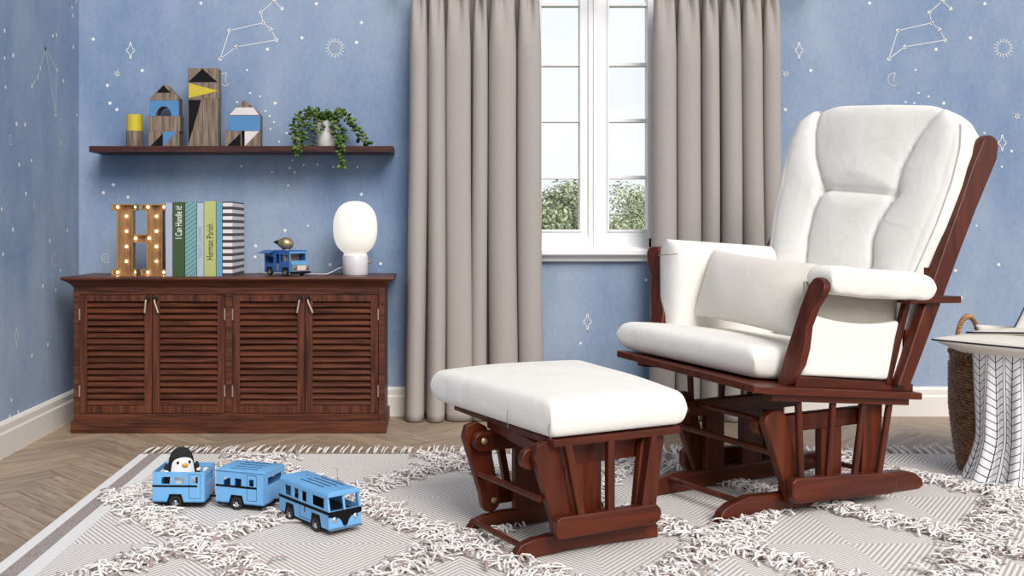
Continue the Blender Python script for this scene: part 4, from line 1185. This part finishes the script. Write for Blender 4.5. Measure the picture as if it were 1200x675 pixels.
# back posts, diagonal braces, arm bars
bp_l = [(.591, .335), (.640, .425), (.679, .503), (.768, .676), (.86, .844), (.925, .968), (.975, 1.045)]
bp_r = [(1.053, 1.034), (1.043, .998), (.943, .844), (.843, .676), (.743, .50), (.690, .41), (.646, .335)]
bp_o = bp_l+arc(1.012, 1.030, .040, PI*.75, PI*.08, 5)+bp_r[1:]
for v0, v1, dz in ((-.088, -.056, 0), (.555, .587, .035)):
    board('back_post', ch, [(u, z+dz) for u, z in bp_o], v0, v1, M_gz, .006)
for v, dz in ((-.055, 0), (.54, .035)):
    board('arm_brace', ch, [(.572, .340+dz), (.590, .340+dz), (.676, .575+dz), (.656, .575+dz), (.612, .47+dz)], v-.012, v+.006, M_gz, .002)
for v0, v1, dz in ((-.105, -.060, 0), (.53, .575, .075)):
    board('arm_bar', ch, [(.62, .572+dz), (.847, .566+dz), (.847, .586+dz), (.62, .594+dz)], v0, v1, M_gx, .002)
for z, u in ((.44, .665), (.62, .755), (.80, .855), (.96, .945)):
    g = G(); a, b_ = (u, -.06, z), (u, .57, z+.035)
    g.add([(u+du, v, z+zz+dz) for v, zz in ((-.06, 0), (.57, .035)) for du, dz in ((0, 0), (.018, 0), (.018, .05), (0, .05))], [(0, 1, 2, 3), (7, 6, 5, 4), (0, 4, 5, 1), (1, 5, 6, 2), (2, 6, 7, 3), (3, 7, 4, 0)])
    link('back_slat', g, M_gx, ch, bevel=.003)

# seat cushion
def f_seat(a, b_, h):
    v = .26+.262*b_; u0 = .125-.11*v; u1 = .68
    u = u0+(u1-u0)*(a+1)/2
    u -= .008*h*(1-a)/2*0
    z = bt(u, v)+.050+.046*h+(.010*(1-a*a)*(1-b_*b_) if h > 0 else 0)
    z += .0025*wob(u, v, 0, 1, 1)*max(h, 0)
    if h <= 0: z = max(z, bt(u, v)+.001)
    return (u, v, z)
cushion_grid('seat_cushion', ch, M_cream, f_seat, 60, 60, 22)

# back cushion
rows = [(.430, -.025, .500), (.55, -.040, .520), (.65, -.050, .540), (.80, -.070, .585), (.93, -.075, .612), (1.03, -.068, .628), (1.10, -.048, .615), (1.14, -.010, .565), (1.168, .070, .480), (1.180, .150, .400)]
def rowint(z):
    for r0, r1 in zip(rows, rows[1:]):
        if z <= r1[0]:
            t = (z-r0[0])/(r1[0]-r0[0]); return (r0[1]+(r1[1]-r0[1])*t, r0[2]+(r1[2]-r0[2])*t)
    return rows[-1][1:]
LS = [(.521, 1.20), (.521, 1.159), (.519, 1.12), (.512, 1.072), (.48, .993), (.395, .885), (.402, .811), (.390, .723), (.360, .636), (.345, .42)]
RS = [(.030, 1.20), (.047, 1.147), (.080, 1.10), (.103, 1.053), (.125, .967), (.112, .883), (.137, .787), (.136, .727), (.112, .661), (.10, .42)]
def seam_v(S, z):
    for (v0, z0), (v1, z1) in zip(S, S[1:]):
        if z >= z1: t = (z-z0)/(z1-z0); return v0+(v1-v0)*t
    return S[-1][0]
def f_back(a, b_, h):
    zp = .430+(1.180-.430)*(b_+1)/2
    v0, v1 = rowint(zp); v = (v0+v1)/2+(v1-v0)/2*a
    u = .408+.5*zp; z = zp+.10*v
    nx, nz = -.894, .447
    T = .050
    d = -T+T*h
    if h > 0:
        vl, vr = seam_v(LS, zp), seam_v(RS, zp)
        # puffed channels between the seams
        if v > vl: w0, w1 = vl, v1
        elif v < vr: w0, w1 = v0, vr
        else: w0, w1 = vr, vl
        t = max(0, min(1, (v-w0)/(max(.01, w1-w0))))
        edge = 0 if (v > vl or v < vr) else 1
        prof_ = (4*t*(1-t))**.55
        if v > vl: prof_ = max(prof_, t) if t > .5 else prof_
        if v < vr: prof_ = max(prof_, 1-t) if t < .5 else prof_
        mid = 1
        if vr <= v <= vl: mid = min(1, abs(zp-.878)/.055)**.5
        d += .026*min(prof_, mid)*h
        for vs_ in (vl, vr): d -= .009*math.exp(-((v-vs_)/.0045)**2)*h
        if vr-.02 < v < vl+.02: d -= .007*math.exp(-((zp-.878)/.007)**2)*h
        for (tv, tz) in ((.390, .880), (.115, .880)): d -= .014*math.exp(-(((v-tv)**2+(zp-tz)**2)/.00035))*h
        d += .0022*wob(v*1.4, zp*1.2, 0, 1, 3)*h
        d += .012*max(0, (zp-1.0)/.18)*h*h
    return (u+nx*d, v, z+nz*d)
cushion_grid('back_cushion', ch, M_cream, f_back, 170, 170, 16)
# piping along the front right and left edges of the back cushion
path = [f_back(-.972, -.55+1.35*i/30, .80) for i in range(31)]
g = G(); g.tube(path, .0028, 6); link('piping', g, M_cream, ch, smooth=True)

# arm pads
def pad(name, u0, u1, v0, v1, zt0, zt1, th, seed):
    def f(a, b_, h):
        u = u0+(u1-u0)*(a+1)/2; v = (v0+v1)/2+(v1-v0)/2*b_
        zt = zt0+(zt1-zt0)*(a+1)/2
        z = zt-th/2+th/2*h*(1-.12*b_*b_)+.0025*wob(u*2, v*2, 0, 1, seed)
        return (u, v, z)
    return cushion_grid(name, ch, M_cream, f, 40, 24, 13)
pad('arm_pad', .287, .715, -.120, -.034, .688, .655, .082, 1)
# padded inner walls
def wallpad(name, v0, v1, zb0, zt0, zt1, u0, u1, mat, seed, sag=0, nn=(26, 20), p=26):
    def f(a, b_, h):
        u = u0+(u1-u0)*(a+1)/2; zt = zt0+(zt1-zt0)*(a+1)/2-sag*(1-a*a)
        zb_ = bt(u, (v0+v1)/2)+zb0
        z = zb_+(zt-zb_)*(b_+1)/2
        return (u, (v0+v1)/2+(v1-v0)/2*h+.002*wob(u*2, 0, z*2, 1, seed), z)
    return cushion_grid(name, ch, mat, f, *nn, p)
wallpad('padded_arm', .418, .552, .02, .752, .726, .238, .69, M_cream, 4, nn=(40, 40), p=8)
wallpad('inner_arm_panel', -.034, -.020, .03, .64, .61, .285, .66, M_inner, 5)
wallpad('side_pocket', -.062, -.030, .029, .562, .520, .248, .655, M_cream, 6, sag=.022)
# small stitched dart marks on the pads
g = G(); g.tube([(.216, .50, .700), (.222, .47, .703), (.235, .428, .706)], .0012, 5); link('stitch', g, M_thread, ch)

# lumbar pillow : belongs to no frame, a thing of its own
def pillow_mesh(name, C0, mat, T, w, h, th, nx=30, pinch=.07, seed=0, pipe=None, piper=.003):
    def f(a, b_, hh):
        x = a*w/2*(1-pinch*(1-b_*b_)*1.0); y = b_*h/2*(1-pinch*(1-a*a)*1.0)
        e = (max(0, 1-a*a)*max(0, 1-b_*b_))
        z = th/2*(e**.42)*(1 if hh >= 0 else -1)+.0018*wob(x*2, y*2, 0, 1, seed)*(e > 0)
        return tuple(T @ Vector((x, y, z)))
    vs = []; fs = []
    n = nx
    def sp(t): t = 2*t-1; return math.copysign(abs(math.sin(t*PI/2)), t)
    for side in (1, -1):
        for j in range(n+1):
            for i in range(n+1): vs.append(f(sp(i/n), sp(j/n), side))
    m = (n+1)*(n+1)
    for s in (0, 1):
        for j in range(n):
            for i in range(n):
                q = [s*m+j*(n+1)+i, s*m+j*(n+1)+i+1, s*m+(j+1)*(n+1)+i+1, s*m+(j+1)*(n+1)+i]; fs.append(q if s == 0 else q[::-1])
    g = G(); g.add(vs, fs)
    o = link(name, g, mat, C0, smooth=True, weld=True)
    edge = [(a, -1) for a in [-1+2*i/20 for i in range(20)]]+[(1, b_) for b_ in [-1+2*i/20 for i in range(20)]]+[(-a, 1) for a in [-1+2*i/20 for i in range(20)]]+[(-1, -b_) for b_ in [-1+2*i/20 for i in range(21)]]
    path = [f(a, b_, 1) for a, b_ in edge]
    return o, path
bl_, br_, tl_, tr_ = Vector((.300, .415, .506)), Vector((.318, .035, .480)), Vector((.372, .42, .716)), Vector((.372, .005, .676))
ex = ((br_-bl_)+(tr_-tl_)).normalized(); ey = (tl_-bl_).normalized(); ez = ex.cross(ey).normalized(); ey = ez.cross(ex)
cc = (bl_+br_+tl_+tr_)/4+Vector((0, 0, .004)); TM = Matrix.Translation(cc) @ Matrix((ex, ey, ez)).transposed().to_4x4()
chM = Matrix.Translation(ch.location) @ Matrix.Rotation(ch.rotation_euler.z, 4, 'Z')
o, path = pillow_mesh('lumbar_pillow', None, M_cream2, chM @ TM, .405, .215, .115, pinch=.05, seed=2)
tag(o, 'small rectangular off-white lumbar pillow leaning on the seat of the glider armchair', 'pillow')
g = G(); g.tube(path, .0022, 6, cap=False); link('piping', g, M_cream2, o, smooth=True)

# --- ottoman ---------------------------------------------------------------
ot = empty('glider_ottoman', 'white-cushioned glider ottoman with cherry wood base in front of the armchair', 'ottoman', (.2088, 2.389, RZ), math.radians(26.67))
W2 = .25
run2 = [(0, 0), (.004, .020), (.018, .036), (.050, .045), (.103, .050), (.30, .046), (.40, .040), (.424, .034), (.426, 0), (.30, .006), (.15, .006), (.05, 0)]
def ott_side(v, s):
    k = -.035 if s else 0
    board('runner', ot, run2, v(0), v(.024), M_gx, .004)
    board('post', ot, [(.140, .045), (.250, .045), (.250, .262), (.140, .262)], v(.002), v(.022), M_gz, .003)
    board('swing_beam', ot, arc(.044, .236, .026, PI*.5, PI*1.5, 8)+[(.44, .212), (.44, .264)], v(0), v(.022), M_gx, .004)
    board('swing_arm', ot, [(.037+k, .245), (.045+k, .275), (.075+k, .284), (.106+k, .268), (.142+k, .10), (.145+k, .07)]+arc(.118+k, .070, .027, 0, -PI, 6)+[(.088+k, .09)], v(-.026), v(-.004), M_gz, .004)
    board('swing_arm', ot, [(.350, .245), (.362, .270), (.392, .276), (.424, .262), (.396, .075), (.380, .055), (.345, .055), (.330, .075)], v(-.026), v(-.004), M_gz, .004)
    board('side_rail', ot, arc(.366, .080, .0245, -PI/2, PI/2, 6)+[(.092, .106), (.080, .098), (.078, .064), (.090, .054)], v(-.056), v(-.030), M_gx, .004)
    for (a, b_) in ((.115, .158), (.240, .240), (.372, .338)):
        x0, x1 = a, b_
        board('slat', ot, [(x1-.010, .085), (x1+.010, .085), (x0+.010, .277+(.02 if s else 0)), (x0-.010, .277+(.02 if s else 0))], v(-.052), v(-.036), M_gz, .002)
    if s == 1:
        bolt(ot, .046, v(.0225), .238, 1); bolt(ot, .088, v(.0-.0), .075, 1)
for s in (0, 1): ott_side((lambda v: v) if s == 0 else (lambda v: W2-v), s)
rod('crossbar', ot, (.062, -.01, .143), (.045, W2+.015, .150), .0085, M_gx)
rod('crossbar', ot, (.020, .01, .033), (.020, W2-.01, .033), .0075, M_gx)
rod('crossbar', ot, (.385, .01, .030), (.385, W2-.01, .030), .0075, M_gx)
g = G(); g.add([(u, v, z+.03*(v/W2)) for v in (.002, W2-.002) for u, z in ((.066, .238), (.082, .238), (.082, .268), (.066, .268))], [(0, 1, 2, 3), (7, 6, 5, 4), (0, 4, 5, 1), (1, 5, 6, 2), (2, 6, 7, 3), (3, 7, 4, 0)]); link('front_rail', g, M_gx, ot, bevel=.002)
R2 = .045
b2_ = lambda u, v: .288+R2*(v+.05)+.03*(u-.06)*0
g = G(); ol = [(.075, -.050), (.455, -.050), (.470, .40), (.050, .40)]
g.add([(u, v, b2_(u, v)) for u, v in ol]+[(u, v, b2_(u, v)-.018) for u, v in ol], [(0, 1, 2, 3), (7, 6, 5, 4), (0, 4, 5, 1), (1, 5, 6, 2), (2, 6, 7, 3), (3, 7, 4, 0)])
link('top_board', g, M_gx, ot, bevel=.003)
def f_ott(a, b_, h):
    v = .195+.253*b_
    u0 = .062-.12*(v+.05); u1 = .470+.07*(v+.05)
    u = u0+(u1-u0)*(a+1)/2
    r = b2_(u, v)
    z = r+.046+.044*h+(.016*(1-a*a)**.7*(1-b_*b_)**.7 if h > 0 else 0)+.0015*wob(u, v, 0, 1, 7)*max(h, 0)
    if h <= 0: z = max(z, r+.001)
    return (u, v, z)
oc = cushion_grid('cushion', ot, M_cream, f_ott, 60, 60, 30)
g = G(); g.tube([(.0655, -.052, .292), (.060, -.049, .306), (.0615, -.050, .326), (.068, -.052, .338)], .0011, 5); g.tube([(.040, .10, .296), (.0375, .100, .318), (.039, .100, .338)], .0009, 5)
link('corner_stitch', g, M_thread, oc)

# ------------------------------------------------------------------ basket group
BC = (1.930, 3.26); BR = .222; BH = .392
bs = empty('wicker_basket', 'tall round dark wicker basket with arched handles at the right edge of the rug', 'basket', (BC[0], BC[1], 0))
g = G(); nr = 41; na = 180; vs = []; fs = []
def brad(z): t = z/BH; return BR*(.865+.135*min(1, (t/.55))**.7)-.004*(t > .9)
K = nr*4
for j in range(K+1):
    z = .004+(BH-.012)*j/K; row = (j//4); ph = (j % 4)/4
    for i in range(na):
        a = 2*PI*i/na
        r = brad(z)++.0052*abs(math.sin(PI*ph))+.0046*math.sin(a*36+PI*row)*abs(math.sin(PI*ph))
        vs.append((r*math.cos(a), r*math.sin(a), z))
fs = [(j*na+i, j*na+(i+1) % na, (j+1)*na+(i+1) % na, (j+1)*na+i) for j in range(K) for i in range(na)]
fs.append([i for i in range(na)][::-1]); g.add(vs, fs)
link('woven_body', g, M_wickd, bs, smooth='angle')
g = G()
for ph in (0, PI):
    g.tube([((brad(BH)+.006*math.cos(a*30+ph))*math.cos(a), (brad(BH)+.006*math.cos(a*30+ph))*math.sin(a), BH-.004+.006*math.sin(a*30+ph)) for a in [2*PI*i/360 for i in range(361)]], .0068, 7, cap=False)
link('rim', g, M_wickd, bs, smooth=True)
def handle(ang):
    g = G()
    base = Vector((math.cos(ang), math.sin(ang), 0))*(BR*.97); tg = Vector((-math.sin(ang), math.cos(ang), 0))
    for ph in (0, 2*PI/3, 4*PI/3):
        path = []
        for i in range(61):
            t = PI*i/60; w = 22*t/PI*2
            c = base+tg*(.052*math.cos(t))+Vector((0, 0, BH-.012+.112*math.sin(t)**.8))
            c += Vector((0, 0, 1))*(.0052*math.sin(w+ph))+base.normalized()*(.0052*math.cos(w+ph)); path.append(c)
        g.tube(path, .0050, 6)
    return link('handle', g, M_wickl, bs, smooth=True)
handle(math.radians(114)); handle(math.radians(-66))

# blanket over the rim
g = G(); vs = []; nu, nvv = 70, 90; uvl = []
A0, A1 = math.radians(-120-38), math.radians(-120+24)
Ltot = .09+.41+.05
def blk(u, v):
    a = A0+(A1-A0)*u; s = v*Ltot
    r0 = brad(BH)+.012
    if s < .09:
        t = s/.09; r = r0-.10+.10*t; z = BH+.004+.012*math.sin(t*PI/2)
        r += 0
    else:
        s2 = s-.09; r = r0+.012; z = BH+.016-s2
    t2 = max(0, (s-.09))/.41
    fold = .013*math.sin(a*17+1.0)*min(1, t2*1.8)+.006*math.sin(a*39)*min(1, t2*2)
    r += fold
    if t2 > 0:
        flare = max(0, t2-.62)/.38
        r += .030*min(1, flare)**1.3
        a -= .26*min(1.1, flare)**1.5*max(0, .62-u)
    if z < .010:
        r += (.010-z)*.7; z = .010+.002*math.sin(a*30)
    if z > 0 and t2 > .6: z += .0
    return (r*math.cos(a), r*math.sin(a), z)
o_ = len(g.v)
g.grid(blk, nu, nvv)
uvg = [((i/nu)*.275, (j/nvv)*Ltot) for j in range(nvv+1) for i in range(nu+1)]
bo = link('blanket', g, M_blanket, smooth=True)
ul = bo.data.uv_layers.new(name='UVMap')
for p in bo.data.polygons:
    for li in p.loop_indices: ul.data[li].uv = uvg[bo.data.loops[li].vertex_index]
bo.location = (BC[0], BC[1], 0); s = bo.modifiers.new('t', 'SOLIDIFY'); s.thickness = .004; s.offset = 1
tag(bo, 'white blanket with navy herringbone print draped over the wicker basket to the floor', 'blanket')

def bpillow(label, loc, rz, rx, ry, w, h, th, seed, pinch=.08, pipe=True, mat=None):
    T = Matrix.Translation(loc) @ Matrix.Rotation(ry, 4, 'Y') @ Matrix.Rotation(rx, 4, 'X') @ Matrix.Rotation(rz, 4, 'Z')
    o, path = pillow_mesh('throw_pillow', None, mat or M_cream2, T, w, h, th, pinch=pinch, seed=seed)
    tag(o, label, 'pillow', 'pillows in the wicker basket')
    if pipe:
        g = G(); g.tube(path, .0028, 6, cap=False); link('piping', g, M_navy, o, smooth=True)
    return o
bpillow('lowest off-white pillow with navy piping, its corner jutting left over the basket rim', (1.868, 3.19, .408), math.radians(45), math.radians(-5), math.radians(7), .400, .400, .085, 1)
bpillow('off-white navy-piped pillow lying on the lowest one in the basket', (2.035, 3.33, .437), math.radians(45), math.radians(-8), math.radians(3), .375, .375, .055, 2)
bpillow('plain cream pillow without visible piping at the back of the basket', (2.000, 3.44, .402), math.radians(0), math.radians(70), math.radians(0), .26, .13, .07, 3, pipe=False)
bpillow('off-white pillow with navy piping standing upright, cut by the right picture edge', (2.120, 3.34, .476), math.radians(-28), math.radians(80), math.radians(0), .34, .34, .08, 4)

# ------------------------------------------------------------------ outside
def tree(loc, rad, hgt, label, seed, nleaf):
    rnd = random.Random(seed)
    e = empty('leafy_tree', label, 'tree', loc, 0, 'trees outside the window')
    g = G(); g.tube([(0, 0, 0), (.05, 0, hgt*.35), (-.05, .05, hgt*.7)], [.20, .15, .08], 10)
    br = []
    for i in range(12):
        a = rnd.uniform(0, 2*PI); el = rnd.uniform(.2, 1.1); l = rad*rnd.uniform(.6, .95)
        p0 = Vector((0, 0, hgt*rnd.uniform(.45, .68))); p1 = p0+Vector((math.cos(a)*math.cos(el), math.sin(a)*math.cos(el), math.sin(el)))*l
        g.tube([p0, (p0+p1)/2+Vector((0, 0, .08)), p1], [.06, .04, .015], 6); br.append(p1)
    link('trunk', g, flat('bark', (.10, .075, .05), .9, noise=.3), e, smooth=True)
    g = G()
    cl = []
    for i in range(46):
        a = rnd.uniform(0, 2*PI); zz = rnd.uniform(-1, 1); rr = rad*rnd.uniform(.45, .95)
        cl.append((Vector((math.cos(a)*math.sqrt(1-zz*zz)*rr, math.sin(a)*math.sqrt(1-zz*zz)*rr, hgt-rad+zz*rr*.9)), rad*rnd.uniform(.18, .32)))
    for i in range(nleaf):
        c, r = cl[rnd.randrange(len(cl))]
        d = Vector((rnd.gauss(0, 1), rnd.gauss(0, 1), rnd.gauss(0, 1))).normalized()*r*rnd.random()**.4
        p = c+d; n_ = (d.normalized()+Vector((rnd.uniform(-1, 1), rnd.uniform(-1, 1), rnd.uniform(-.2, 1.2)))*.8).normalized()
        t = n_.orthogonal().normalized(); t.rotate(Matrix.Rotation(rnd.uniform(0, 6), 3, n_)); b_ = n_.cross(t); s_ = rnd.uniform(.020, .034)
        g.add([p-t*s_, p-b_*s_*.5+n_*s_*.12, p+t*s_, p+b_*s_*.5+n_*s_*.12], [(0, 1, 2, 3)], 0 if rnd.random() < .55 else 1)
    link('crown', g, [M_tl1, M_tl2], e)
def leafmat(name, col):
    m = flat(name, col, .6, noise=.25, scale=3)
    return m
M_tl1 = leafmat('tree_leaf_dark', (.24, .30, .16)); M_tl2 = leafmat('tree_leaf_light', (.56, .60, .38))
tree((1.45, 12.3, -3.2), 1.0, 4.62, 'dense green tree outside the left window casement', 3, 26000)
tree((3.05, 14.6, -3.2), 1.15, 4.62, 'looser green tree outside the right window casement', 9, 17000)
tree((.1, 16.6, -3.2), 1.2, 4.40, 'green tree mostly hidden behind the left curtain', 14, 8000)
g = G(); g.grid(lambda u, v: (-30+70*u, YB+1+60*v, -3.2), 4, 4)
structure(link('ground', g, flat('lawn', (.20, .24, .12), .9, noise=.2, scale=1)), 'lawn outside the window', 'ground')

# ------------------------------------------------------------------ light
w = bpy.data.worlds.new('sky'); SC.world = w; w.use_nodes = True; nt = w.node_tree
bg = nt.nodes['Background']; tc = N(nt, 'ShaderNodeTexCoord')
n = N(nt, 'ShaderNodeTexNoise'); n.inputs['Scale'].default_value = 6; n.inputs['Detail'].default_value = 6
mp = N(nt, 'ShaderNodeMapping'); mp.inputs['Scale'].default_value = (1, 1, 2.5); nt.links.new(tc.outputs['Generated'], mp.inputs['Vector']); nt.links.new(mp.outputs['Vector'], n.inputs['Vector'])
r = N(nt, 'ShaderNodeValToRGB'); r.color_ramp.elements[0].position = .40; r.color_ramp.elements[1].position = .60
r.color_ramp.elements[0].color = (.88, .93, .97, 1); r.color_ramp.elements[1].color = (.97, .985, 1, 1)
nt.links.new(n.outputs['Fac'], r.inputs['Fac'])
sp = N(nt, 'ShaderNodeSeparateXYZ'); nt.links.new(tc.outputs['Generated'], sp.inputs[0])
el = N(nt, 'ShaderNodeMapRange'); el.inputs[1].default_value = -1; el.inputs[2].default_value = 1; nt.links.new(sp.outputs[2], el.inputs[0])
r2 = N(nt, 'ShaderNodeValToRGB'); cr = r2.color_ramp
cr.elements[0].position = 0; cr.elements[0].color = (.10, .09, .08, 1)
cr.elements[1].position = 1; cr.elements[1].color = (.50, .50, .51, 1)
for p_, c_ in ((.485, (.16, .15, .13)), (.505, (.96, .96, .96)), (.62, (.93, .94, .96)), (.78, (.68, .68, .70))):
    e_ = cr.elements.new(p_); e_.color = (*c_, 1)
nt.links.new(el.outputs[0], r2.inputs['Fac'])
mxw = N(nt, 'ShaderNodeMix', data_type='RGBA', blend_type='MULTIPLY'); mxw.inputs[0].default_value = 1
nt.links.new(r.outputs['Color'], mxw.inputs[6]); nt.links.new(r2.outputs['Color'], mxw.inputs[7])
nt.links.new(mxw.outputs[2], bg.inputs['Color']); bg.inputs['Strength'].default_value = .95
def sun(name, strength, ang, d, col=(1, .97, .93)):
    l = bpy.data.lights.new(name, 'SUN'); l.energy = strength; l.angle = math.radians(ang); l.color = col
    o = bpy.data.objects.new(name, l); COL.objects.link(o)
    o.rotation_euler = Vector(d).to_track_quat('-Z', 'Y').to_euler(); return o
sun('soft_daylight', 2.5, 32, (-.27, .73, -.62), (1, .965, .92))

# ------------------------------------------------------------------ camera
cam = bpy.data.cameras.new('camera'); co = bpy.data.objects.new('camera', cam); COL.objects.link(co)
co.location = (0, 0, H_); co.rotation_euler = (PI/2, 0, 0)
cam.sensor_width = 36; cam.sensor_fit = 'HORIZONTAL'; cam.lens = 36*F_/1200
cam.shift_x = (600-500)/1200; cam.shift_y = -(337.5-270)/1200
SC.camera = co
SC.view_settings.view_transform = 'Standard'; SC.view_settings.look = 'None'; SC.view_settings.gamma = 1; SC.view_settings.use_curve_mapping = False
SC.view_settings.exposure = .22
